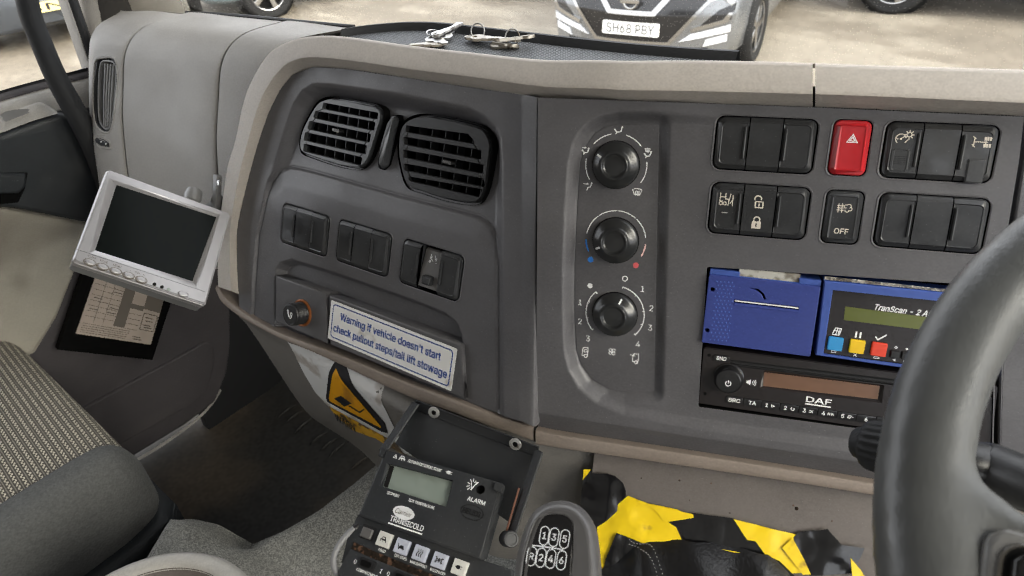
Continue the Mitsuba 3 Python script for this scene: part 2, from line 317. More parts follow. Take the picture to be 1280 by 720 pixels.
# ------------------------------------------------------------------ scene helpers
def key_for(name):
    if name not in USED: USED[name] = 0; return name
    USED[name] += 1; return '%s_%03d' % (name, USED[name])
USED = {}
def add(parent, name, mesh, mat, frame=None, smooth=35, label=None):
    """One mesh as one entry: a part of parent, or a thing of its own when parent is None."""
    key = key_for(parent + '__' + name if parent else name)
    m = frame.put(mesh) if frame is not None else mesh
    scene[key] = mikit.ply(m, 'mat_' + mat, smooth=smooth)
    if label: labels[key] = {'label': label}
    return key
def thing(name, label, category, group=None, kind=None):
    key = key_for(name); labels[key] = {'label': label, 'category': category}
    if group: labels[key]['group'] = group
    return key
def setting(name, mesh, mat, smooth=35, kind='structure'):
    key = add(None, name, mesh, mat, None, smooth); labels[key] = {'kind': kind}; return key

# ------------------------------------------------------------------ the dashboard: beige trim frame
dash = thing('dashboard', 'dark grey and beige lorry dashboard running across the whole cab behind the steering wheel', 'dashboard')
I_ = [(-0.9023, 0.3732, 1.8917), (-0.912, 0.386, 1.9203), (-0.9237, 0.4123, 1.9778), (-0.9147, 0.439, 2.0332), (-0.9002, 0.468, 2.0925), (-0.8851, 0.489, 2.1347), (-0.868, 0.5041, 2.1643), (-0.8467, 0.5154, 2.1851), (-0.8105, 0.5241, 2.1982), (-0.7554, 0.5305, 2.2038), (-0.6365, 0.5413, 2.2091), (-0.5437, 0.5496, 2.213), (-0.4692, 0.5565, 2.2166)]
R_ = [(-0.8903, 0.3588, 1.9111), (-0.8993, 0.3704, 1.937), (-0.9094, 0.3978, 1.9965), (-0.9047, 0.4255, 2.0546), (-0.8918, 0.4534, 2.112), (-0.8775, 0.4759, 2.1576), (-0.8573, 0.491, 2.1867), (-0.8316, 0.5026, 2.2073), (-0.7915, 0.5107, 2.2186), (-0.7364, 0.5166, 2.223), (-0.6174, 0.5272, 2.228), (-0.5283, 0.5355, 2.2326), (-0.4563, 0.542, 2.2356)]
T_ = [(-0.9379, 0.3607, 1.8987), (-0.9446, 0.3742, 1.9283), (-0.9504, 0.4017, 1.9875), (-0.9478, 0.4323, 2.0519), (-0.9361, 0.4536, 2.0954), (-0.9268, 0.4784, 2.1467), (-0.9095, 0.4958, 2.1811), (-0.8794, 0.513, 2.213), (-0.8137, 0.5283, 2.2358), (-0.7567, 0.5353, 2.2422), (-0.6393, 0.5452, 2.2459), (-0.5483, 0.5534, 2.25), (-0.4703, 0.5607, 2.254)]
IC = [(-0.3932, 0.5719, 2.2234), (-0.3309, 0.6008, 2.223), (-0.2719, 0.6287, 2.224), (-0.2241, 0.6511, 2.2242)]
RC = [(-0.3837, 0.558, 2.2411), (-0.3237, 0.5863, 2.2418), (-0.2666, 0.6132, 2.2425), (-0.2205, 0.6348, 2.2428)]
TC = [(-0.3947, 0.5737, 2.2619), (-0.3346, 0.6024, 2.2633), (-0.2773, 0.6294, 2.264), (-0.2307, 0.6508, 2.2632)]
ID = [(-0.2223, 0.652, 2.2242), (-0.1734, 0.6747, 2.224), (-0.1213, 0.6988, 2.2236), (-0.0715, 0.7219, 2.2233), (0.0218, 0.7651, 2.2226)]
RD = [(-0.2187, 0.6357, 2.2429), (-0.1715, 0.6576, 2.2427), (-0.1211, 0.6809, 2.2421), (-0.0729, 0.7031, 2.2416), (0.0172, 0.7449, 2.2411)]
TD = [(-0.2289, 0.6517, 2.2633), (-0.1812, 0.6736, 2.2626), (-0.1307, 0.6971, 2.2624), (-0.0824, 0.7195, 2.2622), (0.0082, 0.7616, 2.2618)]
def trim(I, R, T, n, last=None):
    I, R, T = (np.array(x, float) for x in (I, R, T))
    nn = np.array(n); lerp = lambda a, b, t: a + (b - a) * t
    back, tback = I - nn * 0.012, T - nn * 0.012
    prof = [back, I, lerp(I, R, 0.45), lerp(I, R, 0.86), lerp(R, I, 0.03) - 0.0004 * nn, lerp(R, T, 0.10), lerp(R, T, 0.5), lerp(R, T, 0.86), lerp(R, T, 0.97) - 0.001 * nn, lerp(T, tback, 0.35), tback, T - nn * 0.05]
    return loft(prof, 160)
e_ = lambda p, q: [np.array(q) + (np.array(q) - np.array(p)) * 3.0]
ID, RD, TD = ID + e_(ID[-2], ID[-1]), RD + e_(RD[-2], RD[-1]), TD + e_(TD[-2], TD[-1])
nn = unit(np.array(FL.n) + np.array(FC.n))
add(dash, 'trim_frame', trim(I_ + IC, R_ + RC, T_ + TC, nn), 'beige_trim', smooth=50)
add(dash, 'trim_frame', trim(ID, RD, TD, FC.n), 'beige_trim', smooth=50)
# the narrow brown strip closing the dashboard below
SA = [(-0.9472, 0.3668, 1.8942), (-0.923, 0.3627, 1.8819), (-0.891, 0.3625, 1.8768), (-0.8185, 0.3658, 1.8731), (-0.7037, 0.3782, 1.8826), (-0.5496, 0.3941, 1.8935), (-0.4736, 0.4027, 1.9006)] + [(-0.3887, 0.4267, 1.8953)]
SB = [(-0.9488, 0.362, 1.8889), (-0.9281, 0.3566, 1.8745), (-0.8939, 0.3565, 1.8691), (-0.8215, 0.3608, 1.8677), (-0.7053, 0.3718, 1.8738), (-0.5516, 0.3851, 1.8794), (-0.4729, 0.3947, 1.8881)] + [(-0.3843, 0.42, 1.8808)]
SC = [(-0.3865, 0.4265, 1.8925), (-0.3615, 0.4376, 1.8913), (-0.2822, 0.4749, 1.892), (-0.2072, 0.5102, 1.8927), (-0.136, 0.5435, 1.8929), (-0.0722, 0.573, 1.8924), (0.0449, 0.6277, 1.8927), (0.1485, 0.6761, 1.893)]
SD = [(-0.382, 0.4199, 1.8779), (-0.3572, 0.4314, 1.8778), (-0.2779, 0.469, 1.8794), (-0.203, 0.5046, 1.8809), (-0.1319, 0.5382, 1.8819), (-0.0683, 0.5679, 1.8821), (0.049, 0.6227, 1.8821), (0.1526, 0.6713, 1.8829)]
def strip(A, B, n):
    A, B, n = np.array(A, float), np.array(B, float), np.array(n); l = lambda t, h: A + (B - A) * t + n * h
    return loft([l(0, -0.03), l(0, 0), l(0.06, 0.0016), l(0.2, 0.0022), l(0.6, 0.0022), l(0.92, 0.0014), l(1, 0), l(1.05, -0.03)], 60)
add(dash, 'lower_strip', strip(SA, SB, FL.n), 'brown_strip', smooth=50)
add(dash, 'lower_strip', strip(SC, SD, FC.n), 'brown_strip', smooth=50)

# ------------------------------------------------------------------ the two dark panels, as reliefs with real openings
BW, BH = 0.0885, 0.0485
LW, LH = 0.0922, 0.0535              # the left panel's banks are a little larger
def bank_at(pts): return np.mean(pts, axis=0)
BANKS_L = [bank_at([(-0.4119, -0.0159), (-0.3208, -0.0147), (-0.3218, -0.0693), (-0.4135, -0.0726)]), bank_at([(-0.3009, -0.0168), (-0.2106, -0.0151), (-0.21, -0.0667), (-0.3025, -0.07)]), bank_at([(-0.1879, -0.0164), (-0.0976, -0.0159), (-0.097, -0.0668), (-0.19, -0.0697)])]
BANKS_C = [bank_at([(0.169, 0.1596), (0.2571, 0.1584), (0.2565, 0.1109), (0.1718, 0.1109)]), bank_at([(0.3135, 0.1605), (0.401, 0.16), (0.4059, 0.1124), (0.3174, 0.1123)]), bank_at([(0.17, 0.0986), (0.2581, 0.0981), (0.2611, 0.0484), (0.1722, 0.0473)]), bank_at([(0.3167, 0.0992), (0.4061, 0.0987), (0.4109, 0.0489), (0.3205, 0.0468)])]
SINGLES = [bank_at([(0.2704, 0.1604), (0.301, 0.1603), (0.3048, 0.1118), (0.2737, 0.1113)]), bank_at([(0.2728, 0.098), (0.3034, 0.0986), (0.308, 0.0476), (0.2754, 0.047)])]
SH = -0.003                                   # level of the switch panel in the left dashboard panel
outlineL = Polygon([(-0.4885, -0.1881), (-0.4998, -0.1352), (-0.5065, -0.0713), (-0.4926, -0.0107), (-0.4729, 0.054), (-0.454, 0.0998), (-0.4343, 0.1314), (-0.4111, 0.1533), (-0.3737, 0.166), (-0.3181, 0.1693), (-0.1986, 0.1692), (-0.1054, 0.1688), (-0.0505, 0.1692), (-0.0412, 0.1195), (-0.0304, 0.0623), (-0.0188, -0.0046), (-0.0043, -0.0816), (0.0029, -0.1256), (0.0123, -0.1752), (-0.0658, -0.1838), (-0.143, -0.1879), (-0.2992, -0.1923), (-0.4157, -0.1971)])
A_ = Polygon([(-0.4578, -0.1939), (-0.4604, -0.137), (-0.4583, -0.0437), (-0.4492, -0.0004), (-0.4365, 0.038), (-0.4218, 0.0829), (-0.4068, 0.1192), (-0.3916, 0.1372), (-0.3713, 0.1474), (-0.3417, 0.1505), (-0.221, 0.1524), (-0.1164, 0.1497), (-0.0933, 0.1441), (-0.0752, 0.1338), (-0.0666, 0.1215), (-0.06, 0.0971), (-0.049, 0.0439), (-0.0365, -0.018), (-0.0054, -0.1859)]).buffer(-0.004).buffer(0.004)
S_ = Polygon([(-0.4618, -0.1955), (-0.4634, -0.1144), (-0.4628, -0.0711), (-0.4557, -0.0398), (-0.4469, 0.0056), (-0.4319, 0.0236), (-0.4112, 0.0326), (-0.3788, 0.0338), (-0.2179, 0.0316), (-0.0911, 0.032), (-0.077, 0.0291), (-0.0669, 0.0223), (-0.0595, 0.0122), (-0.0532, -0.0043), (-0.0195, -0.1823)]).buffer(-0.005).buffer(0.005)
P_ = Polygon([(-0.413, -0.2076), (-0.4214, -0.1295), (-0.4211, -0.1098), (-0.4121, -0.0984), (-0.3895, -0.0883), (-0.305, -0.0851), (-0.1626, -0.084), (-0.1131, -0.0859), (-0.0937, -0.0929), (-0.0843, -0.1057), (-0.0786, -0.1244), (-0.0699, -0.1811)]).buffer(-0.004).buffer(0.004)
vx, vy = 4.9231, 4.9231
ventA = closed([(-0.3912, 0.0584), (-0.3948, 0.0673), (-0.3914, 0.0846), (-0.3811, 0.1031), (-0.3693, 0.1194), (-0.3573, 0.1269), (-0.3317, 0.1309), (-0.2914, 0.1309), (-0.2621, 0.1292), (-0.2552, 0.1248), (-0.2548, 0.1134), (-0.2604, 0.0954), (-0.2642, 0.0792), (-0.2703, 0.0645), (-0.2804, 0.0563), (-0.3001, 0.053), (-0.3395, 0.0531), (-0.3781, 0.0557)])
ventB = closed([(-0.2106, 0.1204), (-0.194, 0.1272), (-0.1589, 0.13), (-0.1144, 0.1281), (-0.0969, 0.1245), (-0.0878, 0.1137), (-0.0859, 0.1001), (-0.0855, 0.0675), (-0.0905, 0.0514), (-0.1022, 0.0464), (-0.1443, 0.0438), (-0.1832, 0.0458), (-0.1991, 0.0486), (-0.212, 0.0684), (-0.2175, 0.0827), (-0.2196, 0.0957), (-0.2181, 0.1109)])
thumb = Polygon([(-0.2383, 0.1231), (-0.2307, 0.125), (-0.2284, 0.1192), (-0.2324, 0.094), (-0.236, 0.0654), (-0.2431, 0.0588), (-0.2514, 0.0594), (-0.2536, 0.0693), (-0.2498, 0.0933), (-0.2447, 0.1132)]).buffer(0.001)
holesL = [rrect(LW + 0.0042, LH + 0.0042, 0.0090, *c) for c in BANKS_L]
VA, VB = ventA.buffer(0.0022), ventB.buffer(0.0018)
def relief_L(v):
    dA, dS, dP = sdist(A_, v), sdist(S_, v), sdist(P_, v)
    h = np.full(len(v), 0.001) - (0.009 + 0.012 * np.clip((v[:, 1] - 0.01) / 0.12, 0, 1)) * ss(0.0, 0.021, dA)
    s = ss(-0.0006, 0.0010, dS)
    raised = SH - 0.0016 * (1 - ss(0.0, 0.004, dS)) - 0.0035 * (1 - ss(0.0, 0.028, dS)) * ss(-0.02, 0.01, v[:, 1])
    h = h * (1 - s) + raised * s
    h = h - 0.0013 * np.exp(-((dS + 0.0012) / 0.0009) ** 2) * (dA > 0)       # the shadow gap round the switch panel
    h = h - 0.015 * ss(0.0, 0.010, dP)
    return h
panelL = outlineL.difference(unary_union([*holesL, VA, VB, thumb]))
add(dash, 'left_panel', field(panelL, relief_L), 'panel', FL, smooth=40)
# the upright strip that turns the left panel into the centre panel
e0, e1 = np.array([(-0.4885, 0.5538, 2.2162), (-0.4752, 0.5338, 2.1718), (-0.4599, 0.5108, 2.1207), (-0.4431, 0.4837, 2.0608), (-0.4226, 0.4527, 1.9921), (-0.4119, 0.4349, 1.9527), (-0.3987, 0.4149, 1.9083)]), (np.array([(-0.4554, 0.5389, 2.225), (-0.4469, 0.5244, 2.1825), (-0.4363, 0.5065, 2.13), (-0.4235, 0.4853, 2.0675), (-0.4085, 0.4602, 1.9938), (-0.4, 0.4457, 1.9512), (-0.3888, 0.4268, 1.8958)]) + np.array([(-0.4693, 0.5553, 2.2165), (-0.4573, 0.5366, 2.1751), (-0.4426, 0.5139, 2.1247), (-0.4253, 0.4873, 2.0657), (-0.4053, 0.4566, 1.9978), (-0.3942, 0.4392, 1.9592), (-0.3798, 0.4169, 1.9098)]) * 2) / 3
e0b = [(-0.4904, 0.5536, 2.2159), (-0.4772, 0.5335, 2.1714), (-0.4619, 0.5105, 2.1203), (-0.4451, 0.4833, 2.0603), (-0.4245, 0.4523, 1.9914), (-0.4139, 0.4344, 1.952), (-0.4006, 0.4144, 1.9075)]
e1b = e1 - np.array(FC.n) * 0.03
add(dash, 'corner_strip', loft([e0b, e0, e1, e1b], 60, 40), 'panel', smooth=True)

# centre panel
outlineC = Polygon([(-0.0038, 0.1698), (0.2515, 0.1705), (0.4198, 0.1692), (0.4229, 0.1331), (0.4249, 0.0825), (0.4275, 0.027), (0.4365, -0.0402), (0.4602, -0.1902), (0.357, -0.1902), (0.2864, -0.1896), (0.2074, -0.1899), (0.124, -0.1906), (0.0098, -0.19)])
BOWL = Polygon([(0.431, 0.1723), (0.3079, 0.1672), (0.1491, 0.1606), (0.1062, 0.1626), (0.0755, 0.161), (0.0601, 0.1569), (0.0478, 0.1503), (0.0373, 0.1398), (0.0315, 0.1262), (0.0296, 0.1023), (0.0294, 0.0617), (0.0301, 0.0004), (0.0315, -0.0404), (0.0357, -0.0872), (0.0414, -0.1112), (0.0531, -0.1307), (0.075, -0.146), (0.1041, -0.1545), (0.1608, -0.1573), (0.228, -0.158), (0.2823, -0.1576), (0.4941, -0.1573)])
CLIM = Polygon([(0.1164, 0.1495), (0.0764, 0.1485), (0.0609, 0.1443), (0.0519, 0.1373), (0.0438, 0.1245), (0.0391, 0.1084), (0.0385, 0.0623), (0.0394, 0.0013), (0.0427, -0.0567), (0.0465, -0.0922), (0.0526, -0.1078), (0.0657, -0.1233), (0.0854, -0.1324), (0.1026, -0.1335), (0.1342, -0.1278)]).buffer(-0.002).buffer(0.002)
DIN = Polygon([(0.174, 0.0141), (0.4255, 0.0208), (0.4502, -0.1345), (0.3884, -0.1334), (0.18, -0.1347)]).buffer(-0.002).buffer(0.002)
KNOBS = [(0.0761, 0.1077), (0.0811, 0.0314), (0.0858, -0.0467)]
holesC = [rrect(BW + 0.0042, BH + 0.0042, 0.0090, *c) for c in BANKS_C] + [rrect(0.0356, BH + 0.0042, 0.0075, *c) for c in SINGLES]
def relief_C(v):
    dB, dC = sdist(BOWL, v), sdist(CLIM, v)
    right = ss(0.10, 0.19, v[:, 0]) * ss(-0.08, 0.04, v[:, 1])
    frame = 0.0055 * (1 - right) + 0.0012 * ss(0.42, 0.40, v[:, 0])
    low = v[:, 1] < -0.166
    frame = np.where(low, frame - 0.55 * (-0.166 - v[:, 1]), frame)
    h = frame * (1 - ss(0.0, 0.011, dB))
    h = h - 0.0075 * ss(-0.011, 0.0015, dC)
    return h
panelC = outlineC.difference(unary_union([*holesC, DIN]))
add(dash, 'centre_panel', field(panelC, relief_C), 'panel', FC, smooth=40)
cl = nest([CLIM.buffer(-0.0010), CLIM.buffer(-0.0016)], [-0.0066, -0.0062], base=-0.009)
add(dash, 'climate_plate', cl, 'panel', FC)
# behind the gap on the right the panel goes on round the instruments
surround = Polygon([(0.4221, 0.1693), (0.528, 0.1687)] + [(0.95, 0.165), (0.95, -0.20)] + [(0.59, -0.1905), (0.4642, -0.1902), (0.4397, -0.0398), (0.4307, 0.0273), (0.428, 0.0827), (0.4259, 0.1332)])
add(dash, 'instrument_surround', slab(surround, 0.001, -0.02, 0.003, 3), 'panel', FC)
add(dash, 'backing', cuboid(0.62, 0.40, 0.004, 0, (0.24, -0.01, -0.075)), 'deep_black', FC)
add(dash, 'backing', cuboid(0.52, 0.40, 0.004, 0, (-0.24, -0.01, -0.075)), 'deep_black', FL)
for key in [k for k in scene if k.startswith(dash + '__')]: pass

# ------------------------------------------------------------------ switch banks
def well(frame, parent, shape, h):
    m = nest([shape.buffer(0.0012), shape.buffer(0.0003), shape.buffer(-0.0012)], [h - 0.001, h + 0.0008, h + 0.0003], cap=False)
    w = wall(shape.buffer(-0.0012), h + 0.0003, h - 0.014); w.faces = w.faces[:, ::-1]
    add(parent, 'bezel', m, 'panel', frame); add(parent, 'well', cat(w, nest([shape], [h - 0.014])), 'deep_black', frame)
def switch_pieces(w, h, r, n, inset=0.0048):
    outer, inner = rrect(w, h, r), rrect(w - 2 * inset, h - 2 * inset, max(r - 0.003, 0.002))
    res = []
    for k in range(n):
        slot = box(-w / 2 + k * w / n + 0.0005, -h, -w / 2 + (k + 1) * w / n - 0.0005, h)
        res.append((outer.intersection(slot), inner.intersection(slot)))
    return res
def ridge(x, L=0.030, y=0.001): return slab(rrect(0.0028, L, 0.0013, x, y), 0.0062, 0.003, 0.0011, 2)
def bank(frame, c, h, marks=(), holder=dash, raised=None, BW=BW, BH=BH):
    f = frame.at(c[0], c[1], h)
    b = key_for(dash + '__switch_bank')
    well(f, b, rrect(BW + 0.0042, BH + 0.0042, 0.0090), 0.0)
    for k, (o, i) in enumerate(switch_pieces(BW, BH, 0.0075, 3)):
        if raised == k: continue
        if k != 1:
            edge = 'left' if k == 0 else 'right'
            dish = i.buffer(-0.0009).intersection(rrect(BW - 0.0115, BH - 0.0115, 0.004))
            m = nest([o, o.intersection(rrect(BW - 0.002, BH - 0.002, 0.0068)), i, dish], [0.0, 0.0017, 0.0044, 0.0037], base=-0.012)
            m = cat(m, ridge((-1 if k == 0 else 1) * (BW / 6 + 0.0032)))
        else: m = nest([o, o.intersection(rrect(BW - 0.002, BH - 0.002, 0.0068)), i], [0.0, 0.0017, 0.0040], base=-0.012)
        add(b, 'switch', m, 'switch_black', f, smooth=30)
    for shape, x, y, mat in marks: add(b, 'symbol', print_on(shape), mat, f.at(x, y, 0.0041))
    return b, f
mm = 0.001
def sc(lines): return [[(x * mm, y * mm) for x, y in l] for l in lines]
ICON_TRAILER = strokes(sc([[(-6, 6.5), (-6, 3), (-1, 3), (-1, 6.5), (-1, 1), (2, 1), (2, -1)], [(-6, 3), (-6, -1), (-3.5, -1)], arc(1.5, 0, 360, 16, -5, -3.2), arc(1.5, 0, 360, 16, -1.3, -3.2), [(1.8, -5), (3.4, 6)], [(5.6, 5), (5.8, -5)], [(3.6, -3), (6.2, 2)]]), 0.85 * mm)
ICON_OPEN = strokes(sc([arc(3.0, 200, -10, 20, -1.4, 3.2)]), 1.2 * mm).union(rrect(8 * mm, 6.6 * mm, 0.8 * mm, 0, -2.2 * mm).difference(rrect(5.6 * mm, 4.4 * mm, 0.4 * mm, 0, -2.2 * mm))).union(strokes(sc([[(0, -3.2), (0, -1.6)]]), 1.4 * mm))
ICON_LOCK = strokes(sc([[(-2.6, 0), (-2.6, 2.4)] + arc(2.6, 180, 0, 14, 0, 2.6) + [(2.6, 0)]]), 1.2 * mm).union(rrect(8.4 * mm, 6.8 * mm, 0.9 * mm, 0, -2.6 * mm).difference(strokes(sc([[(0, -3.9), (0, -1.6)]]), 1.3 * mm)))
ICON_DIM = strokes(sc([arc(4.2, 230, 20, 22, -2.2, -0.5), [(-2.2, -0.5), (1.0, 2.2)], [(-5.4, -0.6), (-4.5, -0.5)], arc(1.9, 0, 360, 18, 4.2, 3.4)] + [[(4.2 + 2.5 * math.cos(a), 3.4 + 2.5 * math.sin(a)), (4.2 + 3.7 * math.cos(a), 3.4 + 3.7 * math.sin(a))] for a in np.arange(8) * math.pi / 4] + [[(1.6, -3.4), (3.4, -1.2)]]), 0.85 * mm).union(Point(-2.2 * mm, -0.5 * mm).buffer(0.9 * mm))
ICON_AXLE = strokes(sc([[(-5, 0), (5, 0)], [(-5, -3.4), (-5, 3.4)], [(-6.2, 4.4), (-4, 2.6)], [(-6.2, -2.6), (-4, -4.4)], [(4, -4), (4, 4)]]), 0.8 * mm).union(unary_union([rrect(1.5 * mm, 3.2 * mm, 0.4 * mm, x * mm, y * mm) for x in (3.2, 5.4, 7.4) for y in (-2.9, 2.9)]))
ICON_REG = strokes(sc([[(-5.4, -4), (-5.4, 4)], [(-2.4, -4.2), (-2.4, 4.2)], [(-6.4, 2), (-1, 2)], [(-6.4, 0), (-1, 0)], [(-6.4, -2), (-1, -2)], arc(1.5, 60, 300, 12, 0.8, 1.6), arc(1.8, -60, 150, 14, 3.4, 2), arc(1.6, -130, 90, 14, 4.6, -0.6), arc(1.8, 180, 330, 12, 2.2, -1.8)]), 0.7 * mm)
ICON_HAZARD = Polygon([(0, 4.6 * mm), (-5 * mm, -3.6 * mm), (5 * mm, -3.6 * mm)]).difference(Polygon([(0, 3.2 * mm), (-3.8 * mm, -2.9 * mm), (3.8 * mm, -2.9 * mm)])).union(Polygon([(0, 2.3 * mm), (-3.0 * mm, -2.4 * mm), (3.0 * mm, -2.4 * mm)]).difference(Polygon([(0, 0.4 * mm), (-1.5 * mm, -1.6 * mm), (1.5 * mm, -1.6 * mm)])))
ICON_LIFT = strokes(sc([[(-5, 4.5), (-5, 0), (0, -2.5)], [(-5, 0), (-3, 2)], arc(1.2, 0, 360, 12, -4.6, -4), [(1, 4), (4.5, -2)], [(2, 0.4), (4.6, 1.4)], [(4.4, -4.2), (5.4, -4.2)]]), 0.75 * mm)
pitch = BW / 3
bank(FL, BANKS_L[0], SH, BW=LW, BH=LH); bank(FL, BANKS_L[1], SH, BW=LW, BH=LH)
b, f = bank(FL, BANKS_L[2], SH, raised=1, BW=LW, BH=LH)
rock = [(-BH / 2 + 0.001, 0.0005), (-BH / 2 + 0.002, 0.003), (-0.006, 0.0005), (BH / 2 - 0.003, -0.004), (BH / 2 - 0.001, -0.006)]
rk = trimesh.creation.extrude_polygon(Polygon([(y, z) for y, z in rock] + [(BH / 2 - 0.001, -0.012), (-BH / 2 + 0.001, -0.012)]), pitch - 0.0012, engine='earcut')
rk = trimesh.Trimesh(np.c_[rk.vertices[:, 2] - (pitch - 0.0012) / 2, rk.vertices[:, 0], rk.vertices[:, 1]], rk.faces, process=False); rk.fix_normals()
add(b, 'switch', rk, 'gear_grey', f)
add(b, 'catch', slab(rrect(0.013, 0.011, 0.002, 0.0005, -0.0125), 0.0085, -0.004, 0.0025, 3), 'switch_black', f)
add(b, 'symbol', print_on(ICON_LIFT), 'print_white', Frame(f.pt(0.0005, 0.0125, -0.0022), f.u, f.v - 0.25 * f.n))
bank(FC, BANKS_C[0], 0.0)
b, f = bank(FC, BANKS_C[1], 0.0, [(ICON_DIM, -pitch - 0.0005, 0.0105, 'print_beige'), (ICON_AXLE, pitch + 0.001, 0.0105, 'print_beige')])
add(b, 'dimmer_frame', slab(rrect(0.0155, 0.0195, 0.003, -pitch - 0.001, -0.0085), 0.0042, 0.002, 0.0008).difference(trimesh.creation.box((0.001, 0.001, 0.001))) if False else slab(rrect(0.0155, 0.0195, 0.003, -pitch - 0.001, -0.0085).difference(rrect(0.0105, 0.0175, 0.002, -pitch - 0.0005, -0.0085)), 0.0042, 0.002, 0.0006), 'switch_black', f)
whl = cat(*[cuboid(0.0100, 0.0008, 0.0012, 0, (-pitch - 0.0005, -0.0085 + y, 0.0036 - 22 * y * y)) for y in np.arange(-0.008, 0.0081, 0.0016)])
add(b, 'dimmer_wheel', whl, 'black', f)
add(b, 'catch', slab(rrect(0.0145, 0.021, 0.0015, pitch + 0.001, -0.0145), 0.0052, 0.002, 0.0015, 3), 'switch_black', f)
b, f = bank(FC, BANKS_C[2], 0.0, [(ICON_TRAILER, -pitch - 0.0005, 0.0085, 'print_beige'), (rrect(0.0055, 0.0011, 0.0003), -pitch - 0.001, -0.0035, 'print_dim'), (ICON_OPEN, 0.0, 0.0085, 'print_beige'), (ICON_LOCK, -0.0005, -0.0105, 'print_beige')])
bank(FC, BANKS_C[3], 0.0)
for c, mat, marks in ((SINGLES[0], 'red', [(ICON_HAZARD, 0.0005, 0.0085)]), (SINGLES[1], 'switch_black', [(ICON_REG, 0.0005, 0.009)])):
    f = FC.at(c[0], c[1], 0.0); b = key_for(dash + ('__hazard_switch' if mat == 'red' else '__filter_switch'))
    well(f, b, rrect(0.0356, BH + 0.0042, 0.0075), 0.0)
    o = rrect(0.0312, BH, 0.006)
    add(b, 'button', nest([o, o.buffer(-0.0009), o.buffer(-0.0045), o.buffer(-0.0058)], [0.0, 0.0014, 0.0050, 0.0044] if mat == 'red' else [0, 0.0012, 0.0038, 0.0033], base=-0.012), mat, f, smooth=30)
    for s, x, y in marks: add(b, 'symbol', print_on(s), 'print_white' if mat == 'red' else 'print_beige', f.at(x, y, 0.0046 if mat == 'red' else 0.0035))
    if mat != 'red': add(b, 'lettering', lettering('OFF', 0.0048, 0.0125, bold=True), 'print_beige', f.at(0.0003, -0.0125, 0.0035))

# ------------------------------------------------------------------ climate dials
CF = -0.0062
def person(s=1.0):
    return strokes(sc([[(-4 * s, 1.2 * s), (-1.5 * s, -1.5 * s), (0.8 * s, -1.5 * s), (2.6 * s, -0.6 * s), (3.2 * s, 2.0 * s)], [(-1.5 * s, -1.5 * s), (-2.2 * s, -3.2 * s)]]), 1.25 * mm).union(Point(3.5 * s * mm, 3.6 * s * mm).buffer(0.9 * mm))
def arrow(x, y): return strokes(sc([[(x - 2.2, y), (x + 1, y)]]), 0.7 * mm).union(Polygon([((x + 1) * mm, (y + 1.3) * mm), ((x + 2.8) * mm, y * mm), ((x + 1) * mm, (y - 1.3) * mm)]))
def screen_icon(s=1.0, x=0.0, y=0.0):
    return strokes(sc([[(x - 4.6 * s, y + 2.2 * s), (x - 2.4 * s, y + 3.2 * s), (x + 2.4 * s, y + 3.2 * s), (x + 4.6 * s, y + 2.2 * s), (x + 2.8 * s, y - 2.6 * s), (x - 2.8 * s, y - 2.6 * s), (x - 4.6 * s, y + 2.2 * s)], [(x - 1.4 * s, y - 3.6 * s), (x - 1.2 * s, y + 1 * s)], [(x + 0.4 * s, y - 3.6 * s), (x + 0.4 * s, y + 1 * s)], [(x + 2 * s, y - 3.6 * s), (x + 1.8 * s, y + 1 * s)]]), 0.75 * mm)
DIAL = [(0.0232, 0.0), (0.0232, 0.0035), (0.0226, 0.0062), (0.0205, 0.0085), (0.0165, 0.0108), (0.0145, 0.0128), (0.0138, 0.0145), (0.0128, 0.0150), (0.0117, 0.0146), (0.0110, 0.0130), (0.0095, 0.0122), (0.005, 0.0126), (0.0, 0.0128)]
def dial(c, deg):
    f = FC.at(c[0], c[1], CF); d = add(dash, 'climate_dial', lathe(DIAL, 64), 'dial_black', f, smooth=28)
    g = f.at(0, 0, 0, deg)
    add(d, 'pointer', cuboid(0.0062, 0.0020, 0.0012, 0.0005, (0, 0, 0)), 'print_white', Frame(g.pt(0.0178, 0, 0.0106), g.u - 0.55 * g.n, g.v))
    add(d, 'collar', lathe([(0.0238, 0.0), (0.0240, 0.0008), (0.0233, 0.0010)], 64), 'deep_black', f)
    return f
def scale(f, arcs, w=0.95 * mm, r=30.5):
    return unary_union([strokes(sc([arc(r, a, b)]), w) for a, b in arcs])
def mark(name, shape, f, x, y, mat='print_white'): add(dash, name, print_on(shape), mat, f.at(x, y, 0.0002))
f = dial(KNOBS[0], 152)
mark('dial_scale', scale(f, [(140, 104), (74, 40), (172, 212), (8, -32)]), f, 0, 0)
mark('airflow_symbol', person(), f, 0.000, 0.0335)
mark('airflow_symbol', person(0.85).union(arrow(-2.0, 3.6)), f, -0.0315, 0.0115)
mark('airflow_symbol', strokes(sc([[(-1.2, -3.4), (-0.4, -0.8), (2.0, -0.4), (2.8, 2.0)]]), 1.0 * mm).union(Point(3.2 * mm, 3.6 * mm).buffer(0.9 * mm)).union(arrow(-2.6, 2.6)), f, -0.0265, -0.0235)
mark('airflow_symbol', person(0.85).union(screen_icon(0.55, -0.6, 4.6)), f, 0.0305, 0.0115)
mark('airflow_symbol', screen_icon(), f, 0.0230, -0.0255)
f = dial(KNOBS[1], 205)
mark('dial_scale', scale(f, [(126, 92), (88, 54), (170, 130), (50, 10)]), f, 0, 0)
mark('cold_scale', scale(f, [(184, 206)], 1.6 * mm), f, 0, 0, 'blue_dot'); mark('cold_dot', Point(0, 0).buffer(0.0030), f, -0.0245, -0.0225, 'blue_dot')
mark('warm_scale', scale(f, [(-4, -26)], 1.6 * mm), f, 0, 0, 'pink'); mark('warm_dot', Point(0, 0).buffer(0.0030), f, 0.0225, -0.0240, 'red_dot')
f = dial(KNOBS[2], 70)
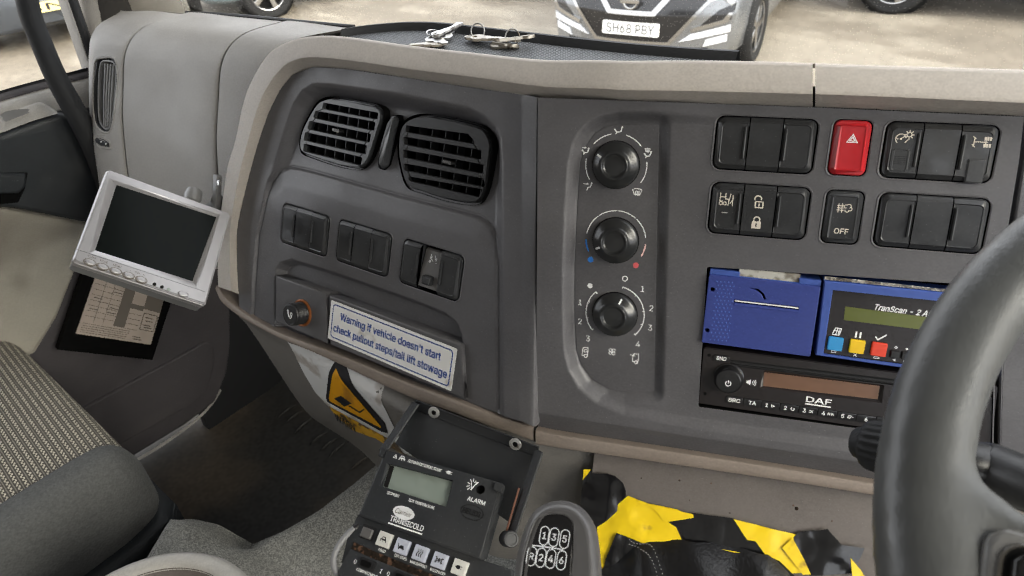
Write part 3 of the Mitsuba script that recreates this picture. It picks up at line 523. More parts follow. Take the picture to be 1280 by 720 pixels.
tick = lambda a: [(29 * math.cos(math.radians(a)), 29 * math.sin(math.radians(a))), (30.5 * math.cos(math.radians(a)), 30.5 * math.sin(math.radians(a)))]
mark('dial_scale', scale(f, [(135, 222)]).union(strokes(sc([tick(a) for a in (135, 160, 195, 222)]), 0.8 * mm)).union(Point(29.2 * mm * math.cos(math.radians(135)), 29.2 * mm * math.sin(math.radians(135))).buffer(0.001)), f, 0, 0)
mark('dial_scale', scale(f, [(78, -42)]).union(strokes(sc([tick(a) for a in (78, 48, 12, -16, -42)]), 0.8 * mm)), f, 0, 0)
for t, x, y in (('1', 0.0265, 0.0300), ('2', 0.0370, 0.0105), ('3', 0.0375, -0.0105), ('4', 0.0265, -0.0300), ('1', -0.0375, 0.0085), ('2', -0.0365, -0.0125), ('3', -0.0265, -0.0305)):
    add(dash, 'dial_number', lettering(t, 0.0062), 'print_white', f.at(x, y, 0.0002))
mark('dial_zero', Point(0, 0).buffer(0.0030).difference(Point(0, 0).buffer(0.0021)), f, 0.0078, 0.0390)
mark('dial_zero', Point(0, 0).buffer(0.0027), f, -0.0280, 0.0275)
mark('fan_symbol', unary_union([Point(x * mm, y * mm).buffer(1.9 * mm).difference(Point(x * mm, y * mm).buffer(1.2 * mm)) for x in (-1.7, 1.7) for y in (-1.7, 1.7)]), f, 0.000, -0.0420)
def cab(a): return strokes(sc([[(-2.4, 5), (2.6, 5), (2.6, -3), (1.6, -5)], [(-2.4, 5), (-3.2, 2), (-3.4, -4), (-1, -4)], arc(1.7, 0, 360, 14, 0.6, -4.4)] + ([arc(1.6, 40, 320, 12, 0, 1.4)] if a else [[(-6.5, 3.4), (-1, 2.4)]])), 0.75 * mm)
mark('recirculation_symbol', cab(True), f, -0.0285, -0.0460); mark('fresh_air_symbol', cab(False), f, 0.0255, -0.0460)

# ------------------------------------------------------------------ air vents of the left panel
def zz(q): return [(370 + x / 4.9231, 110 + y / 4.9231) for x, y in q]
VENT_H = -0.006
slotsA = [[(-0.3562, 0.1245), (-0.2585, 0.1238), (-0.2587, 0.1166), (-0.3582, 0.1171)], [(-0.3694, 0.1127), (-0.2615, 0.1124), (-0.2622, 0.1025), (-0.3736, 0.1034)], [(-0.3792, 0.0983), (-0.2665, 0.0974), (-0.2678, 0.0874), (-0.3828, 0.0879)], [(-0.3859, 0.0828), (-0.271, 0.0829), (-0.2723, 0.0721), (-0.3877, 0.0725)], [(-0.3871, 0.0676), (-0.2772, 0.067), (-0.2793, 0.0573), (-0.3871, 0.0585)]]
slotsB = [[(-0.2106, 0.1159), (-0.1176, 0.1188), (-0.1045, 0.1101), (-0.2113, 0.1086)], [(-0.2129, 0.1022), (-0.0966, 0.1042), (-0.0945, 0.0947), (-0.21, 0.0941)], [(-0.2112, 0.0872), (-0.0906, 0.0892), (-0.0889, 0.08), (-0.2092, 0.0789)], [(-0.208, 0.0714), (-0.0879, 0.0745), (-0.0853, 0.0659), (-0.2053, 0.0641)], [(-0.1998, 0.0574), (-0.087, 0.0628), (-0.0916, 0.0535), (-0.1951, 0.0533)]]
def vent(outline, slots, mat, depth, nv, tab, label):
    v = key_for(dash + '__air_vent'); labels[v] = {'label': label}
    sl = [rounded(s, 0.0015) for s in slots]
    bars = []
    for a, b_ in zip(slots[:-1], slots[1:]):
        a, b_ = np.array(a), np.array(b_)
        l = lambda p, q, t: p + (q - p) * t
        q = Polygon([l(a[3], a[2], 0.05), l(a[3], a[2], 0.95), l(b_[0], b_[1], 0.95), l(b_[0], b_[1], 0.05)]).buffer(0.0004)
        bars.append(q.difference(unary_union(sl)))
    face = outline.difference(unary_union(sl)); frame = face.difference(unary_union(bars))
    rim = outline.buffer(0.0012)
    add(v, 'frame', cat(nest([frame, frame.buffer(-0.0007)], [VENT_H - 0.001, VENT_H], base=VENT_H - 0.006), nest([outline.buffer(0.0022), outline.buffer(0.0012), outline], [VENT_H - 0.018, VENT_H - 0.005, VENT_H - 0.001], cap=False)), mat, FL, smooth=45)
    for q in bars:
        for p in polys(q):
            e = p.buffer(-0.0007)
            add(v, 'slat', nest([p, e], [VENT_H - 0.0008, VENT_H + 0.0001], base=VENT_H - 0.005) if not e.is_empty else slab(p, VENT_H, VENT_H - 0.005, 0.0003), mat, FL, smooth=45)
    x0, y0, x1, y1 = outline.bounds
    for k in range(nv):
        x = x0 + (x1 - x0) * (k + 0.9) / (nv + 0.6)
        add(v, 'vane', cuboid(0.0012, (y1 - y0) * 0.92, 0.014, 0, (x, (y0 + y1) / 2, VENT_H - 0.020)), 'black', FL)
    sk = wall(outline.buffer(0.0040), -0.008, -0.055); sk.faces = sk.faces[:, ::-1]
    add(v, 'duct', cat(sk, nest([outline.buffer(0.0040)], [-0.055])), 'deep_black', FL)
    t = (-1.2744, 0.2049) if False else tab
    add(v, 'tab', slab(rrect(0.014, 0.0042, 0.0019), 0.002, -0.006, 0.0012, 2), 'black', FL.at(t[0], t[1], VENT_H, -2))
    add(v, 'tab_grip', cat(*[cuboid(0.0011, 0.0034, 0.0012, 0.0003, (x * mm, 0, 0.0022)) for x in (-5, -3, -1, 1, 3, 5)]), 'print_dim' if mat == 'vent_grey' else 'gear_grey', FL.at(t[0], t[1], VENT_H, -2))
vent(ventA, slotsA, 'vent_grey', 0.03, 7, (-0.3272, 0.0935), 'left air vent with five openings and shiny slats')
vent(ventB, slotsB, 'black', 0.03, 6, (-0.141, 0.0839), 'right air vent with dusty matt slats')
tw = thumb.buffer(-0.0012)
x0, y0, x1, y1 = tw.bounds
spine = LineString([(-0.2279, 0.1188), (-0.2352, 0.098), (-0.2405, 0.0674)]).buffer(0.0032)
add(dash, 'vent_wheel', cat(nest([tw, spine.intersection(tw.buffer(-0.0006))], [-0.009, -0.0015], base=-0.03)), 'vent_grey', FL, smooth=60)
wl = wall(thumb, -0.011, -0.04); wl.faces = wl.faces[:, ::-1]
add(dash, 'vent_wheel_slot', cat(wl, nest([thumb], [-0.04])), 'deep_black', FL)
for p in ((-0.2434, 0.0842), (-0.2407, 0.0702)): add(dash, 'vent_wheel_mark', slab(rrect(0.002, 0.004, 0.0006), 0.0, -0.004, 0.0004), 'print_beige', FL.at(p[0], p[1], -0.0045))

# ------------------------------------------------------------------ lighter block and flap under the left switches
BH0 = 0.004
block = Polygon([(-0.4103, -0.1173), (-0.309, -0.1158), (-0.2961, -0.1816), (-0.4034, -0.1821)])
flap = Polygon([(-0.3019, -0.1166), (-0.0794, -0.1146), (-0.0639, -0.1762), (-0.2915, -0.1813)])
def shelf(p, back, h):
    """A block with a rounded upper edge and a top face that runs back into the pocket."""
    return slab(p, h, -0.022, 0.0025, 4)
lb = add(dash, 'lighter_block', shelf(block, None, BH0), 'panel', FL)
add(dash, 'stowage_flap', shelf(flap, None, BH0), 'panel', FL)
lc = (-0.3494, -0.1537)
lf = FL.at(lc[0], lc[1], BH0)
add(lb, 'socket_ring', lathe([(0.0185, -0.002), (0.0185, 0.0015), (0.0172, 0.0025), (0.0150, 0.0020), (0.0145, -0.002)], 48), 'copper', lf)
prof = [(0.0148, -0.002)] + [q for k in range(7) for q in ((0.0152, 0.002 + 0.0022 * k), (0.0146, 0.0032 + 0.0022 * k))] + [(0.0150, 0.0185), (0.0142, 0.0205), (0.0128, 0.0210), (0.0120, 0.0203), (0.0, 0.0203)]
lk = add(lb, 'lighter_knob', lathe(prof, 48), 'black', lf, smooth=30)
seat_icon = strokes(sc([[(-5.2, 3.8), (-2.4, -2.8)]]), 1.7 * mm).union(strokes(sc([[(-0.6, -4.2), (1.6, 3.6), (4.0, 2.8), (2.2, -4.8), (-0.6, -4.2)]]), 0.9 * mm)).union(Point(-5.4 * mm, 4.6 * mm).buffer(1.3 * mm))
add(lb, 'symbol', print_on(seat_icon), 'print_white', lf.at(0, 0, 0.0205))
sticker = Polygon([(-0.2982, -0.1182), (-0.0811, -0.117), (-0.0775, -0.172), (-0.2927, -0.1805)])
sf_c = np.array(sticker.centroid.coords[0])
sk = thing('warning_label', 'white rectangular label with blue border and blue warning about a vehicle that does not start', 'label')
add(sk, 'sheet', nest([rrect(0.2125, 0.0525, 0.0012)], [0.0003], base=0.0), 'label_white', FL.at(*sf_c, BH0 + 0.0001))
lab = FL.at(*sf_c, BH0 + 0.0005)
add(sk, 'border', print_on(rrect(0.2035, 0.0455, 0.005).difference(rrect(0.2005, 0.0425, 0.0036)), 0.0001, 0), 'print_navy', lab)
add(sk, 'lettering', lettering("Warning if vehicle doesn't start", 0.0095, 0.171, bold=True), 'print_navy', lab.at(-0.001, 0.0095, 0))
add(sk, 'lettering', lettering("check pullout steps/tail lift stowage", 0.0095, 0.194, bold=True), 'print_navy', lab.at(0, -0.0085, 0))

# ------------------------------------------------------------------ devices in the double slot of the centre panel
slot_c = np.array(DIN.centroid.coords[0])
w_ = wall(DIN, 0.0, -0.06); w_.faces = w_.faces[:, ::-1]
add(dash, 'device_slot', w_, 'deep_black', FC)
# label printer (left blue unit)
LPo = [(0.1767, 0.0076), (0.2798, 0.0059), (0.2797, -0.0647), (0.1763, -0.0632)]
lp = thing('label_printer', 'blue printer with a paper slot and a dotted grip, left of the blue recorder', 'printer')
pr = rounded(LPo, 0.0018)
u0, v0, u1, v1 = pr.bounds
slotP = LineString([[(0.2029, -0.0174), (0.2631, -0.0182)][0], [(0.2029, -0.0174), (0.2631, -0.0182)][1]]).buffer(0.0022, cap_style=2)
arcP = Polygon([(0.2151, -0.0018), (0.2241, -0.0024), (0.2298, -0.0067), (0.2323, -0.012), (0.2305, -0.0122), (0.2277, -0.0073), (0.2228, -0.0042)])
top_step = Polygon([(0.2051, 0.0145), (0.2601, 0.0145), (0.2603, 0.007), (0.2055, 0.0077)])
body = pr.difference(unary_union([slotP, arcP, Point((0.1813, -0.0074)).buffer(0.0022), Point((0.1805, -0.05)).buffer(0.0022)]))
add(lp, 'body', slab(body, 0.004, -0.03, 0.0006, 2), 'blue', FC)
pad = wall(pr.buffer(-0.002), -0.0025, -0.02)
add(lp, 'slot_back', cuboid(u1 - u0 - 0.008, v1 - v0 - 0.012, 0.003, 0, ((u0 + u1) / 2, (v0 + v1) / 2, -0.0035)), 'deep_black', FC)
upper = Polygon([(0.1773, 0.0125), (0.28, 0.0113), (0.28, 0.0057), (0.1769, 0.0075)]).difference(top_step)
add(lp, 'top_edge', slab(upper, 0.0018, -0.03, 0.0008), 'blue_light', FC)
add(lp, 'paper_roll', slab(top_step.buffer(0.0008), -0.001, -0.03, 0.0003), 'blotch_grey', FC)
s0, s1 = np.array([(0.2036, -0.0165), (0.2627, -0.0173)])
add(lp, 'paper_slip', cuboid(float(np.linalg.norm(s1 - s0)), 0.0011, 0.006, 0.0002, (0, 0, 0)), 'label_white', FC.at(*((s0 + s1) / 2), 0.0012, math.degrees(math.atan2(*(s1 - s0)[::-1]))))
add(lp, 'slot_lip', cuboid(float(np.linalg.norm(s1 - s0)) + 0.001, 0.0030, 0.004, 0.0008, (0, -0.0034, 0)), 'blue', FC.at(*((s0 + s1) / 2), 0.0030, math.degrees(math.atan2(*(s1 - s0)[::-1]))))
dots = []
q00, q10, q01, q11 = [np.array(q) for q in [(0.1846, 0.0011), (0.2009, 0.0016), (0.1846, -0.0592), (0.2016, -0.0587)]]
for r in range(17):
    for c in range(5):
        t, s = r / 16, (c + 0.5 * (r % 2)) / 4.5
        p = (q00 * (1 - s) + q10 * s) * (1 - t) + (q01 * (1 - s) + q11 * s) * t
        d = trimesh.creation.icosphere(subdivisions=1, radius=0.00095); d.apply_scale((1, 1, 0.7)); d.apply_translation((p[0], p[1], 0.004)); dots.append(d)
k = add(lp, 'grip_dots', cat(*dots), 'blue_light', FC, smooth=True); labels[k] = {'kind': 'stuff'}
# temperature recorder (right blue unit)
rec = thing('temperature_recorder', 'blue framed recorder with an olive display and square blue, yellow and red buttons', 'recorder')
RO = Polygon([(0.2819, 0.0122), (0.4295, 0.0112), (0.436, -0.0674), (0.2839, -0.0628)]); RI = Polygon([(0.2911, 0.0034), (0.4253, 0.0023), (0.4317, -0.0624), (0.2915, -0.0604)])
RI2 = Polygon([(0.2902, 0.0041), (0.4256, 0.003), (0.4315, -0.0629), (0.2907, -0.0606)])
add(rec, 'body', nest([RO.buffer(-0.0002), RO.buffer(-0.0012), RI2, RI], [0.0032, 0.0045, 0.0045, 0.0012], cap=False, base=-0.03), 'blue_light', FC)
fp = add(rec, 'front_plate', nest([RI.buffer(0.0004)], [0.0012]), 'radio_black', FC)
add(rec, 'display', slab(Polygon([(0.3041, -0.0115), (0.381, -0.0139), (0.3804, -0.0264), (0.3046, -0.025)]), 0.0016, 0, 0.0003), 'lcd_olive', FC)
ang = -1.6
def onC(px): return px
tp = (0.3292, -0.009)
add(rec, 'lettering', lettering('TranScan - 2 ADR', 0.0054, 0.0545, slant=0.25, bold=True, centre=False), 'print_white', FC.at(tp[0], tp[1], 0.0014, ang))
for c, mat in (((0.3002, -0.049), 'key_blue'), ((0.3196, -0.0493), 'key_yellow'), ((0.3389, -0.0496), 'key_red')):
    add(rec, 'button', slab(rrect(0.0135, 0.0130, 0.001), 0.0035, 0, 0.0008, 2), mat, FC.at(c[0], c[1], 0.0012, ang))
for c in ((0.3533, -0.053), (0.3629, -0.053), (0.3725, -0.0531)):
    add(rec, 'button', slab(rrect(0.0078, 0.0072, 0.0008), 0.003, 0, 0.0008, 2), 'black', FC.at(c[0], c[1], 0.0012, ang))
def rmark(p, shape): add(rec, 'symbol', print_on(shape), 'print_white', FC.at(p[0], p[1], 0.0014, ang))
rmark((0.3002, -0.037), strokes(sc([[(-3.6, -3.4), (2.6, -3.4), (3.8, 3.4), (-1.6, 3.4), (-3.6, -3.4)], [(-0.6, -3.4), (0.6, 3.4)], [(-2.8, 0.6), (3.2, 0.6)], [(1.5, -3.4), (2.6, 3.4)]]), 0.8 * mm))
rmark((0.3192, -0.038), box(-2.6 * mm, -3 * mm, -0.9 * mm, 3 * mm).union(box(1.2 * mm, -3 * mm, 2.9 * mm, 3 * mm)))
rmark((0.3388, -0.0382), strokes(sc([[(-4, 0), (-2, -2.6), (4.6, 3)]]), 1.2 * mm))
rmark((0.3001, -0.0575), strokes(sc([[(-2, -0.9), (2, -0.9), (2, 0.9), (-2, 0.9), (-2, -0.9)]]), 0.6 * mm)); rmark((0.3194, -0.0583), strokes(sc([[(-1.2, -1.2), (1.2, 1.2)], [(-1.2, 1.2), (1.2, -1.2)]]), 0.7 * mm))
rmark((0.3385, -0.0585), strokes(sc([[(-2.4, -0.8), (1, -0.8), (2.4, 0), (1, 0.8), (-2.4, 0.8), (-2.4, -0.8)]]), 0.6 * mm))
rmark((0.3535, -0.0462), strokes(sc([[(-1.3, 0), (0, 1.2), (1.3, 0), (0, -1.2), (-1.3, 0)]]), 0.6 * mm)); rmark((0.363, -0.0466), Point(0, 0).buffer(0.0010))
rmark((0.3537, -0.0587), Polygon([(-1.4 * mm, 0), (1.2 * mm, 1.3 * mm), (1.2 * mm, -1.3 * mm)])); rmark((0.3628, -0.0588), Polygon([(1.4 * mm, 0), (-1.2 * mm, 1.3 * mm), (-1.2 * mm, -1.3 * mm)]))
add('dashboard', 'paper_strip', field(Polygon([(0.282, 0.0161), (0.4227, 0.0138), (0.4231, 0.0116), (0.2818, 0.0129)]), lambda v: 0.001 + 0.002 * (RNG.random(len(v)))), 'blotch_grey', FC)
# radio
rad = thing('car_radio', 'black car radio with an amber display and a round volume knob, under the blue units', 'radio')
RF = rounded([(0.1784, -0.0701), (0.4449, -0.0728), (0.4503, -0.1321), (0.3888, -0.1334), (0.1792, -0.1321)], 0.003)
RDISP = Polygon([(0.2397, -0.0863), (0.3501, -0.0864), (0.3508, -0.105), (0.2374, -0.1056)])
RSLOT = Polygon([(0.2061, -0.0797), (0.4407, -0.0782), (0.4419, -0.0852), (0.2061, -0.0867)])
rb = nest([RF, RF.buffer(-0.0008)], [-0.0028, -0.002], base=-0.03)
face = RF.buffer(-0.0008).difference(unary_union([RDISP, RSLOT]))
rb = cat(nest([RF, RF.buffer(-0.0008)], [-0.0028, -0.002], base=-0.03, cap=False), skin(face, lambda v: np.full(len(v), -0.002)))
add(rad, 'body', rb, 'radio_black', FC)
RD2 = Polygon([(0.2407, -0.0902), (0.3465, -0.0893), (0.3466, -0.1023), (0.2412, -0.104)])
add(rad, 'display_frame', nest([RDISP, RD2.buffer(0.0004)], [-0.002, -0.0052], cap=False), 'radio_black', FC)
add(rad, 'display', nest([RD2.buffer(0.0006)], [-0.005]), 'lcd_amber', FC)
mid = Polygon([(0.2064, -0.0826), (0.4417, -0.0808), (0.4423, -0.084), (0.2063, -0.0852)])
add(rad, 'disc_slot', nest([RSLOT, mid.buffer(0.0006), mid.buffer(-0.0002)], [-0.002, -0.0035, -0.0055]), 'black', FC)
rang = -0.8
kc = (0.2063, -0.0991); rk_ = FC.at(kc[0], kc[1], -0.002)
vk = add(rad, 'volume_knob', lathe([(0.0152, -0.001), (0.0152, 0.001), (0.0142, 0.0012), (0.0136, 0.003), (0.0132, 0.0100), (0.0122, 0.0118), (0.0108, 0.0122), (0.0, 0.0120)], 56), 'gloss_black', rk_, smooth=30)
add(vk, 'symbol', print_on(strokes(sc([arc(2.6, 125, 415, 22), [(0, 0.4), (0, 3.2)]]), 0.8 * mm)), 'print_white', rk_.at(0, -0.002, 0.0121))
for px, t in zip([(0.1975, -0.0792), (0.2146, -0.1223), (0.2322, -0.1225), (0.2498, -0.1227), (0.2677, -0.1229), (0.2856, -0.1229), (0.3035, -0.123), (0.3213, -0.1231), (0.339, -0.1232), (0.3567, -0.1232)], ('BND', 'SRC', 'TA', '1', '2', '3', '4', '5', '6', 'AF')):
    w, h = (0.0165, 0.0066) if t == 'BND' else (0.0176, 0.0078)
    g = FC.at(px[0], px[1], -0.002, rang)
    b = add(rad, 'button', slab(rrect(w, h, 0.0032 if t in ('BND', 'SRC') else 0.0010), 0.0016, 0, 0.0006, 2), 'gloss_black', g)
    add(b, 'lettering', lettering(t, 0.0039, {'BND': 0.0095, 'SRC': 0.0118, 'TA': 0.0074}.get(t), bold=True), 'print_white', g.at(-0.0036 if t in '12345' else 0.0, 0, 0.0017))
    more = {'1': strokes(sc([[(1.0, -1.2), (1.0, 1.2)]]), 0.7 * mm).union(Polygon([(1.8 * mm, -1.3 * mm), (1.8 * mm, 1.3 * mm), (4.4 * mm, 0)])), '2': strokes(sc([arc(1.5, 120, 400, 14, 3.2, 0)]), 0.7 * mm),
            '3': strokes(sc([[(1, -1), (2.4, -1), (4.4, 1.2)], [(1, 1), (2.4, 1), (4.4, -1.2)]]), 0.6 * mm), '4': strokes(sc([[(0.6, -1.2), (0.6, 1.2), (2.2, -1.2), (2.2, 1.2)], [(3.4, 1.2), (4, -1.2), (5, 1), (5.8, -1.2)]]), 0.6 * mm), '5': strokes(sc([[(0.8, -1.2), (3.4, -1.2), (4.2, 1.2), (1.6, 1.2), (0.8, -1.2)], [(5, 0), (6, 0)]]), 0.6 * mm)}.get(t)
    if more is not None: add(b, 'symbol', print_on(more), 'print_white', g.at(0, 0, 0.0017))
sp = (0.2285, -0.1011)
add(rad, 'symbol', print_on(Polygon([(-4.4 * mm, -1.4 * mm), (-4.4 * mm, 1.4 * mm), (-2.8 * mm, 1.4 * mm), (-0.2 * mm, 3.2 * mm), (-0.2 * mm, -3.2 * mm), (-2.8 * mm, -1.4 * mm)]).union(strokes(sc([arc(r, -40, 40, 8, 0, 0) for r in (1.6, 3.2, 4.8)]), 0.7 * mm))), 'print_white', FC.at(sp[0], sp[1], -0.0018, rang))
dp = (0.2941, -0.1111)
add(rad, 'maker_lettering', lettering('DAF', 0.0056, 0.0240, bold=True), 'print_white', FC.at(dp[0], dp[1], -0.0018, rang))
add(rad, 'maker_bar', print_on(box(-0.0122, -0.0008, 0.0118, 0.0006)), 'print_white', FC.at(dp[0], dp[1] - 0.0050, -0.0018, rang))
for p in ((0.1851, -0.0778), (0.1852, -0.12)): add(rad, 'pin_hole', nest([Point(0, 0).buffer(0.0017)], [0.0001]), 'deep_black', FC.at(p[0], p[1], -0.002))

# ------------------------------------------------------------------ monitor on its bracket
mon = thing('monitor', 'small silver monitor with a blank dark screen, tilted in front of the passenger side', 'monitor')
Mo = rounded([(-0.076, 0.065), (0.0757, 0.0685), (0.0762, -0.0685), (-0.076, -0.065)], 0.005)
Ms = Polygon([(-0.0598, 0.0495), (0.0597, 0.0564), (0.0534, -0.0406), (-0.0574, -0.0414)]); Mi = Polygon([(-0.0705, 0.0522), (0.0629, 0.0596), (0.0606, -0.0508), (-0.0631, -0.0508)])
add(mon, 'frame', cat(nest([Mo, Mo.buffer(-0.0012), Mo.buffer(-0.0026), Mi, Ms.buffer(0.0003)], [-0.004, -0.0012, 0.0, 0.0004, -0.0045], cap=False, base=-0.012)), 'silver', FM, smooth=30)
add(mon, 'back_shell', slab(Mo.buffer(-0.0015), -0.010, -0.030, 0.002).copy(), 'silver_dark', FM)
add(mon, 'screen', nest([Ms.buffer(0.0008)], [-0.0045]), 'screen', FM)
g0, g1 = np.array([(-0.0776, -0.0498), (0.0721, -0.0516)]); gd = g1 - g0
mang = math.degrees(math.atan2(gd[1], gd[0]))
add(mon, 'groove', cuboid(float(np.linalg.norm(gd)) - 0.003, 0.0006, 0.0008, 0, (0, 0, 0)), 'silver_dark', FM.at(*((g0 + g1) / 2), 0.0004, mang))
for p in [(-0.0588, -0.0603), (-0.0451, -0.0607), (-0.0309, -0.061), (-0.0167, -0.0613), (-0.0024, -0.0617)]:
    add(mon, 'button_rim', slab(Point(0, 0).buffer(0.0070, quad_segs=8), 0.0005, -0.002, 0.0003).apply_transform(np.diag([1, 0.60, 1, 1])), 'print_grey', FM.at(p[0], p[1], 0.0003, mang))
    add(mon, 'button', slab(Point(0, 0).buffer(0.0060, quad_segs=8), 0.0022, -0.002, 0.0018, 3).apply_transform(np.diag([1, 0.56, 1, 1])), 'silver', FM.at(p[0], p[1], 0.0, mang), smooth=60)
p = (0.0468, -0.0633); add(mon, 'power_button', slab(Point(0, 0).buffer(0.0066, quad_segs=8), 0.0022, -0.002, 0.0018, 3).apply_transform(np.diag([1, 0.56, 1, 1])), 'silver', FM.at(p[0], p[1], 0.0, mang), smooth=60)
for k, p in enumerate([(0.0128, -0.0622), (0.0216, -0.0627), (0.0295, -0.0632)]): add(mon, 'indicator', lathe([(0.0021, 0), (0.0021, 0.0006), (0.0014, 0.0009), (0, 0.0012)], 14), 'lcd_green' if k == 2 else 'screen', FM.at(p[0], p[1], 0.0001))
for p, t, w in zip([(-0.059, -0.0534), (-0.0456, -0.054), (-0.0312, -0.0542), (-0.0165, -0.0544), (-0.0084, -0.0546), (-0.0016, -0.0547)], ('V1/V2', 'MODE', 'MENU', '-', 'VOL', '+'), (0.0085, 0.0085, 0.009, 0.002, 0.006, 0.002)): add(mon, 'lettering', lettering(t, 0.0022, w), 'print_grey', FM.at(p[0], p[1], 0.0004, mang))
sh = (-0.9731, 0.4228, 2.0167)
add(mon, 'arm', tube([FM.pt(0.02, 0.045, -0.03), FM.pt(0.03, 0.065, -0.055), np.array((-1.0089, 0.4177, 1.9783)), np.array((-0.9771, 0.4206, 2.0033))], 0.009, 14, 24), 'silver_dark', smooth=True)
add(mon, 'knuckle', lathe([(0.0, 0.012), (0.008, 0.0115), (0.011, 0.009), (0.0125, 0.0), (0.011, -0.010), (0, -0.011)], 28), 'silver_dark', Frame((-0.9906, 0.393, 2.0172), FM.u, FM.n))
add(mon, 'wall_plate', slab(rrect(0.010, 0.050, 0.003), 0.004, -0.004, 0.001), 'silver_dark', FL.at(*((-0.552, -0.0275)), 0.006, 2))
add(mon, 'screw', lathe([(0.0045, 0), (0.0045, 0.001), (0.003, 0.0022), (0, 0.0024)], 16), 'chrome', FL.at(*((-0.5425, -0.013)), 0.0095))

# ------------------------------------------------------------------ refrigeration controller
kb = thing('cooling_unit_controller', 'black control box with a grey-green display, white keys and worn edges on a metal bracket', 'controller')
KO = rounded([(-0.0717, 0.0382), (0.0712, 0.0406), (0.0739, -0.0407), (-0.0736, -0.0381)], 0.0025)
KD = rounded([(-0.0642, 0.0253), (0.0179, 0.0278), (0.0206, -0.0022), (-0.0611, -0.0009)], 0.0015); KD2 = Polygon([(-0.0613, 0.0236), (0.0155, 0.0264), (0.0173, -0.0001), (-0.0593, -0.0002)])
hole = Point((0.0499, 0.0269)).buffer(0.0042)
cov = KO.buffer(-0.0025)
cv = cat(nest([KO, KO.buffer(-0.0008), cov], [-0.0025, -0.0007, 0.0], cap=False, base=-0.016), skin(cov.difference(KD).difference(hole), lambda v: np.zeros(len(v))), nest([KD, KD2.buffer(0.0005)], [0.0, -0.005], cap=False))
cvk = add(kb, 'cover', cv, 'box_black', FK)
add(kb, 'display', nest([KD2.buffer(0.001)], [-0.0049]), 'lcd_green', FK)
dsh = [(-0.0613, 0.0236), (-0.0558, 0.0238), (-0.0539, 0), (-0.0593, -0.0002)]
add(kb, 'display_mask', print_on(Polygon(dsh)), 'gloss_black', FK.at(0, 0, -0.0047))
add(kb, 'sensor_hole', lathe([(0.0048, 0.0002), (0.0042, 0.0008), (0.0038, -0.003), (0.0, -0.003)], 24), 'deep_black', FK.at(*((0.0499, 0.0269)), 0))
ka = 0.0
def kmark(p, mesh, mat='print_white', name='lettering', h=0.0002, deg=0.0): add(kb, name, mesh, mat, FK.at(p[0], p[1], h, deg))
kmark((-0.0199, 0.0337), lettering('AUTOMATIC DIESEL START', 0.0032, 0.0415, bold=True)); kmark((-0.0429, -0.0055), lettering('SETPOINT', 0.0030, 0.0150, bold=True)); kmark((-0.008, -0.0059), lettering('BOX TEMPERATURE', 0.0030, 0.0310, bold=True))
kmark((-0.0566, 0.034), print_on(strokes(sc([[(-2.2, -1.8), (0, 2.2), (2.2, -1.8), (-2.2, -1.8)], [(0, -0.9), (0, 0.6)]]), 0.6 * mm)), name='symbol')
road = strokes(sc([[(-3.4, -2.4), (-1.4, 2.4), (1.4, 2.4), (3.4, -2.4)], [(-1.3, 0.2), (1.3, 0.2)], [(-3.4, -0.6), (3.4, -0.6)], [(0, -2.4), (0, -1.4)]]), 0.8 * mm)
plug = rrect(4 * mm, 3.6 * mm, 1.2 * mm, -1 * mm, 0).union(box(0.8 * mm, 0.7 * mm, 3.2 * mm, 1.4 * mm)).union(box(0.8 * mm, -1.4 * mm, 3.2 * mm, -0.7 * mm)).union(box(-4.4 * mm, -0.5 * mm, -2.6 * mm, 0.5 * mm))
kmark((-0.0481, 0.0343), print_on(road), name='symbol'); kmark((0.0102, 0.0342), print_on(plug), name='symbol')
oval = lambda a, b: Polygon([(a * math.cos(t), b * math.sin(t)) for t in np.linspace(0, 2 * math.pi, 40, endpoint=False)])
kmark((-0.024, -0.0203), print_on(oval(0.0128, 0.0068)), name='badge'); kmark((-0.024, -0.0203), lettering('Carrier', 0.0050, 0.0195, slant=0.3), 'print_grey', h=0.0005)
kmark((-0.0164, -0.0295), lettering('TRANSICOLD', 0.0056, 0.0400, bold=True)); kmark((-0.0164, -0.035), print_on(box(-0.0205, -0.0008, 0.0205, 0.0008)), name='underline')
kmark((0.0492, 0.0145), lettering('ALARM', 0.0044, 0.0205, bold=True))
kmark((0.0399, 0.0289), print_on(strokes(sc([[(-6, -3), (-3.5, -1.5)], [(-6, 1), (-3.5, 0.5)], [(-4.5, 5), (-2.5, 3)], [(-1, 6.5), (-1, 4)], [(2, 5), (1, 3)], [(-4, -6), (-2.4, -3.5)], [(-2.2, 2), (0, -5)], [(0, -5), (2, 0), (5, 4.5), (3, 3.6)], [(-0.6, -5), (3.4, 3)]]), 0.9 * mm)), name='symbol')
kmark((0.0489, 0.0019), print_on(oval(0.0130, 0.0078).difference(oval(0.0124, 0.0072)), 0.0006), 'black', 'badge'); kmark((0.0489, 0.0019), lettering('HELIOS', 0.0055, 0.0200, bold=True), 'black', h=0.0006)
